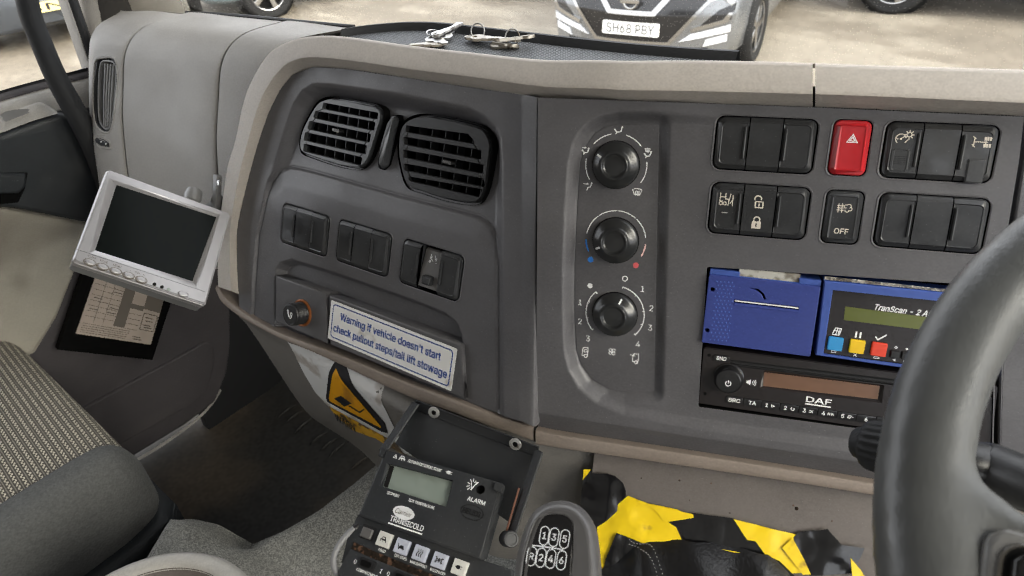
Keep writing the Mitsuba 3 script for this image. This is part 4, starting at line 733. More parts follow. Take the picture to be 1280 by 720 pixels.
# key field below the cover
KF = Polygon([(-0.0768, -0.0367), (0.0738, -0.0397), (0.1067, -0.0392), (0.1134, -0.075), (0.0788, -0.0862), (-0.0747, -0.0882), (-0.0783, -0.0627)])
add(kb, 'body', slab(KF.union(KO.buffer(-0.004)), -0.006, -0.040, 0.0015), 'box_black', FK)
kang = math.degrees(math.atan2(*(np.array((0.0541, -0.054)) - np.array((-0.0353, -0.0523)))[::-1]))
syms = (road, strokes(sc([[(-4, 2), (-2.5, -2), (3.4, -2)], arc(2.4, 0, 180, 10, 0.6, -1.6), [(-2.4, -3), (-1.6, -2)], [(2.4, -3), (2.4, -2)]]), 0.8 * mm).union(Polygon(arc(2.6 * mm, 0, 180, 12, 0.6 * mm, -1.8 * mm))), strokes(sc([[(x, -3.4), (x - 0.8, -1.2), (x + 0.8, 1.2), (x, 3.6)] for x in (-2.4, 0, 2.4)]), 0.9 * mm), strokes(sc([[(-4.4, 2.6), (4.4, -2.2)], [(-4.4, -2.2), (4.4, 2.6)], [(-3, -2.6), (-3, 2.6)], [(3, -2.6), (3, 2.6)], [(0, -2), (0, 2)]]), 0.9 * mm), plug)
for p, s, m in zip([(-0.0353, -0.0523), (-0.0136, -0.0531), (0.0084, -0.0535), (0.031, -0.054), (0.0541, -0.054)], syms, ('key_white', 'key_lilac', 'key_lilac', 'key_lilac', 'key_white')):
    b = add(kb, 'key', slab(rrect(0.0158, 0.0152, 0.0008), 0.0055, 0, 0.0012, 2), m, FK.at(p[0], p[1], -0.006, kang))
    add(b, 'symbol', print_on(s), 'print_black', FK.at(p[0], p[1], -0.0004, kang))
for p, t, w in zip([(-0.0347, -0.0633), (-0.0122, -0.0633), (0.0095, -0.0641), (0.0322, -0.0647)], ('ROAD', 'CITY SPEED', 'MAN.DEFROST', 'BUZZER OFF'), (0.0085, 0.0150, 0.0200, 0.0175)):
    add(kb, 'lettering', lettering(t, 0.0029, w, bold=True), 'print_white', FK.at(p[0], p[1], -0.0058, kang))
p = (-0.0576, -0.051)
b = add(kb, 'rocker_frame', slab(rrect(0.0165, 0.0145, 0.001), 0.001, -0.002, 0.0006), 'black', FK.at(p[0], p[1], -0.006, kang))
add(b, 'rocker', slab(rrect(0.0130, 0.0105, 0.0008), 0.0028, 0, 0.0015, 3), 'gear_grey', FK.at(p[0], p[1] - 0.0008, -0.005, kang))
edge = Polygon([(-0.0685, -0.0645), (-0.0407, -0.0667), (0.0345, -0.0691), (0.0822, -0.0709), (0.0837, -0.0752), (0.0297, -0.0759), (-0.0416, -0.0737), (-0.0682, -0.0717)])
add(kb, 'torn_foam', field(edge, lambda v: -0.0055 + 0.003 * meshkit.fbm(np.c_[v * 350, v[:, :1] * 0], 3)), 'foam', FK, smooth=60)
low = Polygon([(-0.0691, -0.0722), (-0.0408, -0.0737), (0.0303, -0.0759), (0.0842, -0.0751), (0.1124, -0.106), (-0.0666, -0.1168), (-0.0725, -0.0954)])
add(kb, 'lower_panel', slab(low, -0.003, -0.03, 0.001), 'box_black', FK)
def rock2(p):
    b = add(kb, 'rocker_frame', slab(rrect(0.0195, 0.0105, 0.0025), 0.0025, 0, 0.001), 'black', FK.at(p[0], p[1], -0.003, kang))
    add(b, 'rocker', slab(rrect(0.0120, 0.0058, 0.0020), 0.0022, 0, 0.0012, 2), 'deep_black', FK.at(p[0] - 0.001, p[1], -0.0005, kang))
rock2((-0.0435, -0.0811)); rock2((-0.0014, -0.0819))
for p, t, w in (((-0.0578, -0.0825), '0', None), ((-0.0263, -0.0829), 'I', None), ((-0.0176, -0.0826), '0', None), ((-0.0404, -0.0892), 'COMPARTMENT', 0.026)):
    add(kb, 'lettering', lettering(t, 0.0042 if w is None else 0.0028, w, bold=w is not None), 'print_white', FK.at(p[0], p[1], -0.0028, kang))
hp = (0.0688, 0.0342)
add(kb, 'hinge', cuboid(0.0105, 0.009, 0.006, 0.0015, (0, 0, 0)), 'box_black', FK.at(hp[0], hp[1], 0.001, -4))
hp = (-0.0733, 0.0335)
add(kb, 'hinge', cuboid(0.006, 0.010, 0.006, 0.0015, (0, 0, 0)), 'box_black', FK.at(hp[0], hp[1], -0.001, -4))
# its bracket: a bent steel strip, screwed under the dashboard
br = thing('controller_bracket', 'black steel bracket with two silver screws carrying the black control box', 'bracket')
def flat(p, q, across, w, t=0.003, over=0.0):
    p, q = np.array(p, float), np.array(q, float); d = unit(q - p); a = np.array(across, float); a = unit(a - d * (a @ d)); n = np.cross(d, a); L = np.linalg.norm(q - p)
    m = slab(box(-over, -w / 2, L + over, w / 2), t / 2, -t / 2, 0.0004, 1)
    return trimesh.Trimesh(p + np.asarray(m.vertices) @ np.array([d, a, n]), m.faces, process=False)
bl, brr = np.array((-0.5248, 0.373, 1.8914)), np.array((-0.3586, 0.3957, 1.9024))
kl, kr = FK.pt(*((-0.0734, 0.0374)), -0.012), FK.pt(*((0.0853, -0.0087)), -0.012)
add(br, 'cross_strip', flat(bl, brr, (-0.3766, 0.4174, 1.8773) - np.array((-0.3789, 0.421, 1.888)), 0.0125, 0.0025, 0.001), 'box_black')
lat = unit(brr - bl)
kl0 = kl - lat * 0.006
up_ = unit(np.array(FC.n) + np.array((0, 0, 0.4)))
add(br, 'arm', flat(bl - lat * 0.0015, kl0, unit(lat * 0.6 + up_ * 0.4), 0.015, 0.0025, 0.002), 'box_black')
add(br, 'arm', flat(brr + lat * 0.0015, kr + lat * 0.009, unit(lat * 0.6 + up_ * 0.4), 0.013, 0.0025, 0.002), 'box_black')
add(br, 'worn_edge', flat(brr + lat * 0.0 + up_ * 0.001 + (kr - brr) * 0.45 - lat * 0.0035, kr + lat * 0.006 + up_ * 0.001 - lat * 0.003, lat, 0.0018, 0.002), 'rust_edge')
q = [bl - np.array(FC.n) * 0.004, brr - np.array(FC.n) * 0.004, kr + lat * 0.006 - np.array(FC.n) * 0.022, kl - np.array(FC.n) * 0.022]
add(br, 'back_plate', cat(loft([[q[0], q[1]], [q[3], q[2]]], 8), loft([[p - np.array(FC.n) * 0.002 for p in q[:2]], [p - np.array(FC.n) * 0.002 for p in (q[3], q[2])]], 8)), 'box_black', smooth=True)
for t in (0.165, 0.835):
    add(br, 'screw', lathe([(0.0070, 0), (0.0070, 0.0008), (0.0060, 0.0014), (0.0032, 0.0018), (0.0030, 0.0006), (0, 0.0006)], 24), 'steel_worn', Frame(bl + (brr - bl) * t + np.array(FC.n) * 0.0012, FC.u, FC.v), smooth=12)
    add(br, 'screw_socket', nest([Point(0, 0).buffer(0.0030, quad_segs=2)], [0.0008]), 'deep_black', Frame(bl + (brr - bl) * t + np.array(FC.n) * 0.0013, FC.u, FC.v))
add(br, 'pivot_bolt', lathe([(0.0085, -0.012), (0.0085, 0.004), (0.0078, 0.0050), (0.0060, 0.0052), (0.0056, 0.0044), (0.0, 0.0044)], 28), 'box_black', Frame(kr + lat * 0.012 + up_ * 0.004, unit(np.cross((0, 0, 1.0), lat)) , unit(np.cross(lat, np.cross((0, 0, 1.0), lat))) ) if False else Frame(kr + lat * 0.010 + up_ * 0.004, unit(FK.v), unit(np.cross(unit(lat * 0.55 + FK.n * 0.8), unit(FK.v)))))
cb = [FK.pt(*((-0.0728, -0.0479)), -0.010), FK.pt(*((-0.0786, -0.0576)), -0.006), FK.pt(*((-0.0842, -0.0784)), -0.004), FK.pt(*((-0.0815, -0.0929)), -0.006), FK.pt(*((-0.0693, -0.1042)), -0.012), FK.pt(*((-0.0487, -0.115)), -0.02)]
kc_ = thing('cable', 'grey cable looping round the left end of the black control box', 'cable')
add(kc_, 'sheath', tube(cb, 0.0034, 14, 40), 'cable', smooth=True)
add(kc_, 'strain_relief', tube([cb[0] + (cb[0] - cb[1]) * 0.4, cb[0] * 0.6 + cb[1] * 0.4], 0.0048, 14, 6), 'black', smooth=40)

# ------------------------------------------------------------------ tray on top of the dashboard, with keys
ZT = 2.236
front_e = [(-0.7571, 0.5353, 2.241), (-0.7021, 0.545, 2.241), (-0.6496, 0.5538, 2.241), (-0.5662, 0.5714, 2.241), (-0.492, 0.5864, 2.241), (-0.4252, 0.6181, 2.241), (-0.3614, 0.651, 2.241), (-0.3183, 0.6764, 2.241)]
rim_i = [(-0.7696, 0.544, 2.236), (-0.7621, 0.5567, 2.236), (-0.7431, 0.5792, 2.236), (-0.7103, 0.6053, 2.236), (-0.6776, 0.6188, 2.236), (-0.6346, 0.6274, 2.236), (-0.558, 0.6398, 2.236), (-0.4528, 0.658, 2.236), (-0.3763, 0.6771, 2.236), (-0.3234, 0.6941, 2.236)]
trayp = Polygon([(p[0], p[1]) for p in front_e] + [(p[0], p[1]) for p in rim_i[::-1]]).buffer(0.004)
tr = setting_tray = add(dash, 'tray_mat', nest([trayp], [ZT]), 'tray_rubber')
def sweep_rim(inner, top, thick, drop):
    inner, top = np.array(inner, float), np.array(top, float)
    out = (top - inner); out[:, 2] = 0; out = out / np.maximum(np.linalg.norm(out, axis=1, keepdims=True), 1e-6)
    return loft([inner - (0, 0, 0.004), inner, inner * 0.25 + top * 0.75 , top, top + out * thick, top + out * (thick + 0.004) - (0, 0, drop)], 90)
rim_t = [(p[0] * 1.0, p[1] + 0.004, 2.2450) for p in rim_i]
add(dash, 'tray_rim', sweep_rim(rim_i, rim_t, 0.004, 0.02), 'rubber', smooth=45)
backs = [(p[0] * 1.0, p[1] + 0.012, 2.234) for p in rim_i]
far = [(p[0] * 1.06 - 0.02, p[1] + 0.20, 2.10) for p in rim_i]
add(dash, 'windscreen_ledge', loft([backs, far], 40), 'grey_dash', smooth=True)

def key_mesh(L, bow, w=0.0075, t=0.0024, teeth=True, seed=1):
    r = np.random.default_rng(seed)
    top = [(bow * 0.8, w / 2), (L, w / 2), (L + 0.003, 0.0)]
    bot = [(L, -w / 2 + 0.001)]
    x = L
    while x > bow + 0.012 and teeth: x -= 0.0032; bot += [(x + 0.0014, -w / 2 + 0.0022 * r.random()), (x, -w / 2 + 0.0022 * r.random())]
    blade = Polygon(top + bot + [(bow + 0.009, -w / 2), (bow * 0.8, -w / 2)]).buffer(0)
    b = Point(0, 0).buffer(bow, quad_segs=8).union(box(bow * 0.6, -w * 0.75, bow + 0.006, w * 0.75)).difference(Point(-bow * 0.45, 0).buffer(0.0028))
    return slab(b.union(blade), t / 2, -t / 2, 0.0004, 1)
def place(m, p, q, lift=0.0, roll=0.0, tilt=0.0):
    p, q = np.array(p, float), np.array(q, float); d = q - p; d[2] = 0; d = unit(d); f = Frame(p + (0, 0, lift), d + np.array((0, 0, tilt)), np.cross((0, 0, 1.0), d) + np.array((0, 0, roll))); return f.put(m)
ks = thing('key_bunch', 'bunch of small keys with a bright silver door key, lying left on the dashboard tray', 'keys')
a, b_ = [(-0.6408, 0.5978, 2.24), (-0.6578, 0.6482, 2.24)]
fob = key_mesh(0.040, 0.0095, 0.008, 0.003, seed=3)
add(ks, 'long_key', place(fob, a, np.array(a) + (np.array(b_) - a) * 1.0, 0.002, 0.15, 0.05), 'chrome')
add(ks, 'long_key', place(key_mesh(0.034, 0.0085, 0.007, 0.003, seed=4), np.array(a) + (-0.006, -0.004, 0), np.array(b_) + (0.02, 0.0, 0), 0.005, -0.1, 0.08), 'chrome')
a2, b2 = [(-0.6352, 0.58, 2.238), (-0.655, 0.5645, 2.238)]
add(ks, 'small_key', place(key_mesh(0.030, 0.009, seed=5), a2, b2, 0.001), 'key_steel')
add(ks, 'small_key', place(key_mesh(0.026, 0.010, seed=6), np.array(a2) + (-0.012, 0.006, 0), np.array(b2) + (0.05, 0.012, 0), 0.003, 0.1), 'chrome')
add(ks, 'key_ring', place(ring(0.008, 0.0009), np.array(a) + (-0.014, -0.004, 0), b_, 0.004, 0.3), 'chrome', smooth=True)
kt = thing('key_bunch', 'bunch of worn brass coloured keys on upright split rings, right on the dashboard tray', 'keys')
for (p, q), L, s, l in (([(-0.6101, 0.6114, 2.238), (-0.5644, 0.6293, 2.238)], 0.045, 8, 0.003), ([(-0.5953, 0.6063, 2.238), (-0.5308, 0.6284, 2.238)], 0.062, 9, 0.006), ([(-0.5697, 0.6105, 2.238), (-0.5376, 0.6185, 2.238)], 0.030, 10, 0.001), ([(-0.5408, 0.6293, 2.238), (-0.5523, 0.6152, 2.238)], 0.040, 11, 0.009), ([(-0.5514, 0.6142, 2.238), (-0.585, 0.6086, 2.238)], 0.030, 12, 0.002)):
    add(kt, 'key', place(key_mesh(L * 0.8, 0.0085, 0.007, 0.003, seed=s), p, q, l, 0.12 * (s - 9)), 'key_steel')
for p in [(-0.6074, 0.6194, 2.238), (-0.557, 0.6221, 2.238)]:
    add(kt, 'key_ring', Frame(np.array(p) + (0, 0, 0.0082), (0.92, 0.3, 0), (-0.1, 0.3, 0.95)).put(ring(0.0085, 0.0008)), 'steel_worn', smooth=True)

# ------------------------------------------------------------------ passenger side of the dashboard: three grey mouldings
pd = thing('passenger_dashboard', 'light grey dashboard moulding before the passenger seat with an upright vent at its left', 'dashboard')
SURFACE = {}
def piece(name, stations, n=70, m=50, hole=None):
    """stations: sections from below upwards to the far top edge, side by side from left to right; edges turned in to leave a seam."""
    c = [np.array(s, float) for s in stations]
    dn = np.array(FL.n) * 0.010
    c = [c[0] * 0.985 + c[1] * 0.015 - dn * 1.2, c[0], *c[1:-1], c[-1], c[-1] * 0.985 + c[-2] * 0.015 - dn * 1.2]
    g = []
    for q in c: t = np.r_[0, np.cumsum(np.linalg.norm(np.diff(q, axis=0), axis=1))]; g.append(curve_at(q, n, t / t[-1]))
    g = np.array(g); k = np.r_[0, np.cumsum(np.linalg.norm(np.diff(g[:, n // 3], axis=0), axis=1))]
    mesh = grid_mesh(np.stack([curve_at(g[:, j], m, k) for j in range(n)], 1)); SURFACE[name] = np.array(mesh.vertices)
    if hole is not None:                     # cut the opening for a vent
        q = mesh.triangles_center - FL.o; inside = shapely.contains(hole, shapely.points(q @ FL.u, q @ FL.v)) & (q @ FL.n > -0.06)
        mesh = trimesh.Trimesh(mesh.vertices, mesh.faces[~inside], process=False)
    return add(pd, name, mesh, 'grey_dash', smooth=50)
def section(us, hs, zt, far, r=0.05):
    """A section: up the front face (us, hs at heights below), round the shoulder, and back over the top at height zt to the far edge."""
    vs = [-0.15, -0.08, -0.01, 0.05, 0.10]
    front = [FL.pt(u, v, h) for u, v, h in zip(us, vs, hs)]
    a, d = front[-1], unit(front[-1] - front[-2])
    corner = a + d * (zt - a[2]) / d[2]; far = np.array(far, float); b = unit(far - corner)
    p0, p2 = corner - d * min(r, 0.9 * np.linalg.norm(corner - a)), corner + b * min(r, 0.6 * np.linalg.norm(far - corner))
    bez = [p0 * (1 - t) ** 2 + corner * 2 * t * (1 - t) + p2 * t * t for t in np.linspace(0, 1, 7)]
    return front + bez + [p2 * 0.5 + far * 0.5, far]
s00 = section([-0.950, -0.970, -0.995, -1.009, -1.013], [-0.16] * 5, 2.160, (-1.4985, 0.5845, 2.165), 0.04)
s0 = section([-0.945, -0.965, -0.990, -1.003, -1.007], [-0.040, -0.038, -0.037, -0.036, -0.036], 2.168, (-1.4574, 0.5828, 2.172), 0.045)
s05 = section([-0.897, -0.914, -0.934, -0.946, -0.950], [-0.015, -0.015, -0.015, -0.015, -0.016], 2.174, (-1.3968, 0.5997, 2.176), 0.05)
s1 = section([-0.829, -0.836, -0.855, -0.866, -0.866], [-0.020] * 5, 2.179, (-1.2987, 0.6097, 2.181), 0.055)
s1b = section([-0.825, -0.832, -0.851, -0.862, -0.862], [-0.020] * 5, 2.179, (-1.2951, 0.6115, 2.181), 0.055)
s15 = section([-0.72, -0.72, -0.73, -0.735, -0.735], [-0.018] * 5, 2.187, (-1.1646, 0.6237, 2.19), 0.055)
s2 = section([-0.572, -0.580, -0.592, -0.602, -0.602], [-0.020] * 5, 2.199, (-1.0148, 0.6209, 2.203), 0.055)
s2b = section([-0.568, -0.576, -0.588, -0.598, -0.598], [-0.020] * 5, 2.199, (-1.0094, 0.6214, 2.203), 0.055)
s3 = section([-0.49, -0.49, -0.49, -0.49, -0.49], [-0.022] * 5, 2.206, (-0.8595, 0.6303, 2.212), 0.055)
piece('airbag_cover', [s1b, s15, s2]); piece('inner_moulding', [s2b, s3])
bk = [np.array(q, float) - np.array(FL.n) * 0.02 - (0, 0, 0.012) for q in (s05, s15, s3)]
add(pd, 'underlay', loft(bk, 30).copy(), 'deep_black', smooth=True)
# far top ledge towards the windscreen
led = [np.array(s[-1], float) for s in (s0, s05, s1, s15, s2, s3)]
add(pd, 'top_ledge', loft([led, [p + (0.0, 0.05, -0.03) for p in led], [p + (0.02, 0.3, -0.25) for p in led]], 30), 'grey_dash', smooth=True)
# upright vent in the end moulding
def ring_pts(q): return np.array(q, float)
evp = closed([(-0.9482, 0.1222), (-0.9351, 0.1287), (-0.9116, 0.1321), (-0.8885, 0.1328), (-0.8792, 0.1233), (-0.8764, 0.0937), (-0.8808, 0.0537), (-0.887, 0.0221), (-0.8982, 0.011), (-0.9195, 0.0107), (-0.9387, 0.0177), (-0.9504, 0.0381), (-0.9547, 0.0786)])
evi = closed([(-0.9349, 0.1234), (-0.9193, 0.1288), (-0.8986, 0.1293), (-0.8841, 0.1216), (-0.8827, 0.093), (-0.8859, 0.053), (-0.8922, 0.0227), (-0.9049, 0.0134), (-0.921, 0.0146), (-0.9335, 0.0239), (-0.9398, 0.0463), (-0.9417, 0.0934)])
piece('end_moulding', [s00, s0, s05, s1], 160, 150, evp.buffer(0.001))
v = key_for(pd + '__side_vent')
from scipy.interpolate import LinearNDInterpolator
_p = SURFACE['end_moulding'] - FL.o
_p = _p[_p @ FL.n > -0.06]; surf = LinearNDInterpolator(np.c_[_p @ FL.u, _p @ FL.v], _p @ FL.n, fill_value=-0.03)
def follow(m):
    q = np.array(m.vertices); q[:, 2] += surf(q[:, 0], q[:, 1]); return trimesh.Trimesh(q, m.faces, process=False)
evf = evi.buffer(0.001)
add(v, 'surround', follow(nest([evp.buffer(0.0045), evp.buffer(0.0030), evp.buffer(0.0008), evp.buffer(-0.0004)], [-0.0012, 0.0009, 0.0007, -0.001], cap=False)), 'grey_dash', FL, smooth=50)
add(v, 'recess', follow(nest([evp.buffer(-0.0003), evf], [-0.001, -0.016], cap=False)), 'rubber', FL, smooth=50)
add(v, 'duct', follow(nest([evi.buffer(0.002)], [-0.028])), 'deep_black', FL)
fr = evi.difference(evi.buffer(-0.0028))
add(v, 'frame', follow(slab(fr, -0.0025, -0.020, 0.0012)), 'slat_grey', FL)
xs = np.linspace(0.20, 0.80, 4)
a0, a1, c0, c1 = [np.array(q) for q in [(-0.9256, 0.122), (-0.8817, 0.1228), (-0.9212, 0.0185), (-0.8883, 0.0211)]]
for t in xs:
    p, q = a0 * (1 - t) + a1 * t, c0 * (1 - t) + c1 * t
    mid_ = (p + q) / 2 + (-0.002, 0)
    sl = LineString([p, mid_, q]).buffer(0.0012).intersection(evi)
    add(v, 'slat', follow(slab(sl, -0.0015, -0.010, 0.0008, 2)), 'slat_grey', FL)
p = (-0.9166, 0.065); add(v, 'tab', cuboid(0.0045, 0.012, 0.004, 0.001, (0, 0, 0)), 'black', FL.at(p[0], p[1], -0.0235))
for p in ((-0.8935, 0.1305), (-0.9009, 0.0127)): add(v, 'screw', lathe([(0.0024, 0), (0.0022, 0.0008), (0, 0.0012)], 12), 'black', FL.at(p[0], p[1], -0.0215))
sw = Polygon([(-0.9433, -0.0038), (-0.9109, -0.0018), (-0.8895, -0.0061), (-0.8878, -0.0154), (-0.9182, -0.0187), (-0.9374, -0.0154)]).buffer(0.001)
ksw = add(pd, 'side_switch', follow(nest([sw.buffer(0.003), sw.buffer(0.0008), sw, sw.buffer(-0.0015)], [-0.002, 0.0012, 0.0004, -0.0010], base=-0.01)), 'grey_dash', FL)
sw2 = Polygon([(-0.9378, -0.005), (-0.9122, -0.0033), (-0.8921, -0.0072), (-0.8905, -0.0138), (-0.917, -0.0165), (-0.9333, -0.0141)])
add(ksw, 'rocker', follow(nest([sw2, sw2.buffer(-0.003)], [0.0004, 0.0040], base=-0.004)), 'switch_black', FL)
for p in [(-0.9108, -0.0081), (-0.8948, -0.0092)]: add(ksw, 'mark', follow(print_on(Point(p).buffer(0.0014), 0.0044, 0.0036)), 'print_white', FL)

# ------------------------------------------------------------------ left door
dr_ = thing('cab_door', 'left cab door with a dark upper panel, stained beige fabric panel and dark grey map pocket', 'door')
def dpoly(q): return Polygon(q)
full = Polygon([(-0.9, 1.225), (0.24, 1.225), (0.40, 1.225), (0.50, 1.25), (0.56, 1.32), (0.58, 1.45), (0.60, 2.02), (0.56, 2.075), (-0.9, 2.02)])
add(dr_, 'kick_panel', cuboid(0.03, 0.75, 0.80, 0, (-1.49, 0.80, 1.58)), 'rubber')
add(dr_, 'inner_panel', slab(full, -0.02, -0.06, 0.006, 2), 'door_lower', FO)
# belt: window seal and grey sill trims
add(dr_, 'window_seal', loft([[(-1.505, 0.2645, 2.0869), (-1.505, 0.3406, 2.0871), (-1.505, 0.4878, 2.08), (-1.505, 0.5223, 2.0784)], [(-1.5, 0.2659, 2.0931), (-1.5, 0.3417, 2.0934), (-1.5, 0.4889, 2.0881), (-1.5, 0.5232, 2.0866)], [(-1.53, 0.2707, 2.0838), (-1.53, 0.3477, 2.0834), (-1.53, 0.4976, 2.0771), (-1.53, 0.5326, 2.0756)]], 20), 'rubber', smooth=True)
add(dr_, 'sill_trim', loft([[(-1.5, 0.2637, 2.0883), (-1.5, 0.3398, 2.0891), (-1.5, 0.4867, 2.0827), (-1.5, 0.5285, 2.0804)], [(-1.49, 0.2591, 2.0851), (-1.49, 0.3342, 2.0844), (-1.49, 0.4808, 2.0788), (-1.49, 0.5223, 2.0764)], [(-1.492, 0.2567, 2.0785), (-1.492, 0.3324, 2.0788), (-1.492, 0.4792, 2.0729), (-1.492, 0.5208, 2.0704)]], 20), 'door_lower', smooth=True)
add(dr_, 'sill_trim', loft([[(-1.492, 0.2567, 2.0785), (-1.492, 0.3324, 2.0788), (-1.492, 0.4792, 2.0729), (-1.492, 0.5208, 2.0704)], [(-1.48, 0.2524, 2.0771), (-1.48, 0.3275, 2.0772), (-1.48, 0.4726, 2.0697), (-1.48, 0.5139, 2.0671)], [(-1.47, 0.2451, 2.068), (-1.47, 0.3197, 2.0677), (-1.47, 0.4613, 2.0526), (-1.47, 0.5023, 2.0496)], [(-1.468, 0.2364, 2.0505), (-1.468, 0.3143, 2.0571), (-1.468, 0.4513, 2.0303), (-1.468, 0.4907, 2.0228)]], 20), 'door_grey', smooth=True)
upper = Polygon([(0.1626, 2.0576), (0.2993, 2.0452), (0.3957, 2.0462), (0.4267, 2.0252), (0.4695, 1.9827), (0.4138, 1.801), (0.3548, 1.843), (0.2691, 1.9118), (0.2458, 1.9253), (0.1322, 1.9947)])
add(dr_, 'upper_panel', slab(upper, 0.06, -0.02, 0.012, 4), 'door_dark', FO)
arm = [[(-1.475, 0.18, 2.0749), (-1.475, 0.3192, 2.0625), (-1.475, 0.3838, 2.0638), (-1.475, 0.3964, 2.0542), (-1.475, 0.4067, 2.0385)], [(-1.45, 0.1759, 2.0798), (-1.45, 0.3127, 2.0674), (-1.45, 0.3739, 2.0695), (-1.45, 0.3862, 2.0601), (-1.45, 0.3978, 2.0448)], [(-1.438, 0.1623, 2.0583), (-1.438, 0.2988, 2.0458), (-1.438, 0.3519, 2.0478), (-1.438, 0.3759, 2.0471), (-1.438, 0.3949, 2.0462)]]
add(dr_, 'armrest_top', loft([arm[0], arm[1], arm[2]], 30), 'door_grey', smooth=40)
sp_ = [(-1.445, 0.3129, 2.0663), (-1.445, 0.3223, 2.07), (-1.445, 0.3564, 2.0643), (-1.445, 0.3599, 2.0602), (-1.445, 0.3475, 2.053), (-1.445, 0.3168, 2.0577)]
swm = loft([[sp_[0], sp_[1], (np.array(sp_[2]) + sp_[3]) / 2], [sp_[5], (np.array(sp_[5]) + sp_[4]) / 2, sp_[4]]], 12)
swm.vertices[:, 2] += 0.004
add(dr_, 'window_switch', cat(swm, trimesh.Trimesh(swm.vertices - (0, 0, 0.006), swm.faces, process=False)), 'silver_dark', smooth=True)
hr = Polygon([(0.1519, 2.0361), (0.2707, 1.982), (0.3075, 1.9662), (0.2937, 1.944), (0.2748, 1.9255), (0.2494, 1.9342), (0.1321, 1.9951)])
add(dr_, 'handle_recess', nest([hr.buffer(0.002), hr.buffer(-0.004)], [0.0604, 0.0608]), 'deep_black', FO)
add(dr_, 'door_handle', slab(Polygon([(0.2087, 2.0105), (0.3033, 1.9668), (0.2952, 1.9483), (0.2816, 1.9418), (0.1939, 1.9787)]).buffer(0.002), 0.068, 0.05, 0.006, 3), 'door_dark', FO)
fab = Polygon([(0.1153, 1.998), (0.2498, 1.9226), (0.3597, 1.8391), (0.3976, 1.8041), (0.3364, 1.7899), (0.317, 1.754), (0.2454, 1.6753), (0.1842, 1.6279), (0.1178, 1.6267), (-0.0399, 1.68)]).buffer(-0.01).buffer(0.01)
add(dr_, 'fabric_panel', slab(fab, 0.047, 0.0, 0.012, 4), 'door_fabric', FO, smooth=60)
DL = Polygon([(0.6063, 1.6009), (0.565, 1.4636), (0.5435, 1.399), (0.5128, 1.3335), (0.46, 1.2753), (0.3773, 1.2655), (0.2284, 1.2708), (0.0667, 1.294), (-0.0255, 1.3015), (-0.2109, 1.3272), (0.1128, 1.9903), (0.2507, 1.9207), (0.3789, 1.8118), (0.4827, 1.7302)]).buffer(-0.012).buffer(0.012)
add(dr_, 'lower_panel', slab(DL, 0.040, -0.03, 0.010, 4), 'door_lower', FO, smooth=60)
pk = Polygon([(0.1995, 1.4622), (0.4404, 1.4513), (0.4852, 1.4516), (0.5038, 1.439), (0.4973, 1.4015), (0.4776, 1.3626), (0.4463, 1.3215), (0.3915, 1.3148), (0.2437, 1.3269), (0.0842, 1.3407), (-0.0037, 1.3552), (-0.1417, 1.3645), (-0.0817, 1.4904)]).buffer(-0.008).buffer(0.008)
add(dr_, 'map_pocket', slab(pk, 0.047, 0.03, 0.005, 4), 'door_lower', FO, smooth=60)
sill = [[(-1.47, 0.1738, 1.2475), (-1.47, 0.2313, 1.2462), (-1.47, 0.3065, 1.2424), (-1.47, 0.3757, 1.2455), (-1.47, 0.4264, 1.2555), (-1.47, 0.4597, 1.2696), (-1.47, 0.4864, 1.2894)], [(-1.474, 0.1774, 1.252), (-1.474, 0.2355, 1.2518), (-1.474, 0.3108, 1.2482), (-1.474, 0.3801, 1.2516), (-1.474, 0.4309, 1.2617), (-1.474, 0.4618, 1.2752), (-1.474, 0.4856, 1.2931)]]
add(dr_, 'bright_edge', loft([sill[0], sill[1]], 30), 'door_grey', smooth=True)
# window: glass and the frame in front
gl = Polygon([(-0.75, 2.07), (0.415, 2.068), (0.50, 2.10), (0.40, 2.40), (0.22, 2.90), (-0.75, 2.92)])
add(dr_, 'window_pane', skin(gl, lambda v: np.zeros(len(v))), 'side_glass', FO.at(0, 0, -0.035))
def bar(q0, q1, x, mat, name, th=0.03):
    """An upright frame member between two edges (lists of points from below up)."""
    q0, q1 = np.array(q0, float), np.array(q1, float)
    add(dr_ if name != 'pillar' else pil, name if name != 'pillar' else 'trim', loft([q0 - (th, 0, 0), q0, q0 * 0.7 + q1 * 0.3 + (0.006, 0, 0), q0 * 0.3 + q1 * 0.7 + (0.006, 0, 0), q1, q1 - (th, 0, 0)], 20), mat, smooth=50)
def up3(lo, hi): lo, hi = np.array(lo, float), np.array(hi, float); return [lo + (lo - hi) * 0.30, lo, hi, hi + (hi - lo) * 2.2]
bar(up3(*[(-1.5, 0.4933, 2.1062), (-1.5, 0.499, 2.207)]), up3(*[(-1.5, 0.5019, 2.1125), (-1.5, 0.5065, 2.2079)]), 0, 'door_grey', 'window_frame')
bar(up3(*[(-1.495, 0.4962, 2.1002), (-1.495, 0.5025, 2.2067)]), up3(*[(-1.495, 0.5165, 2.1209), (-1.495, 0.5202, 2.2052)]), 0, 'rubber', 'window_frame')
pil = thing('windscreen_pillar', 'beige trimmed pillar between the side window and the windscreen', 'pillar')
def post(lo, hi, mat, name='trim'):
    lo, hi = [np.array(q, float) for q in lo], [np.array(q, float) for q in hi]
    rows = [[l + (l - h) * 0.6, l, h, h + (h - l) * 3] for l, h in zip(lo, hi)]
    add(pil, name, loft(rows, 16), mat, smooth=50)
post([(-1.6439, 0.5485, 2.0595), (-1.6201, 0.5551, 2.0777), (-1.6201, 0.5772, 2.1002), (-1.6403, 0.5965, 2.1047)], [(-1.5688, 0.5435, 2.1883), (-1.5415, 0.5418, 2.1947), (-1.5324, 0.5518, 2.1962), (-1.5424, 0.573, 2.1929)], 'door_grey')
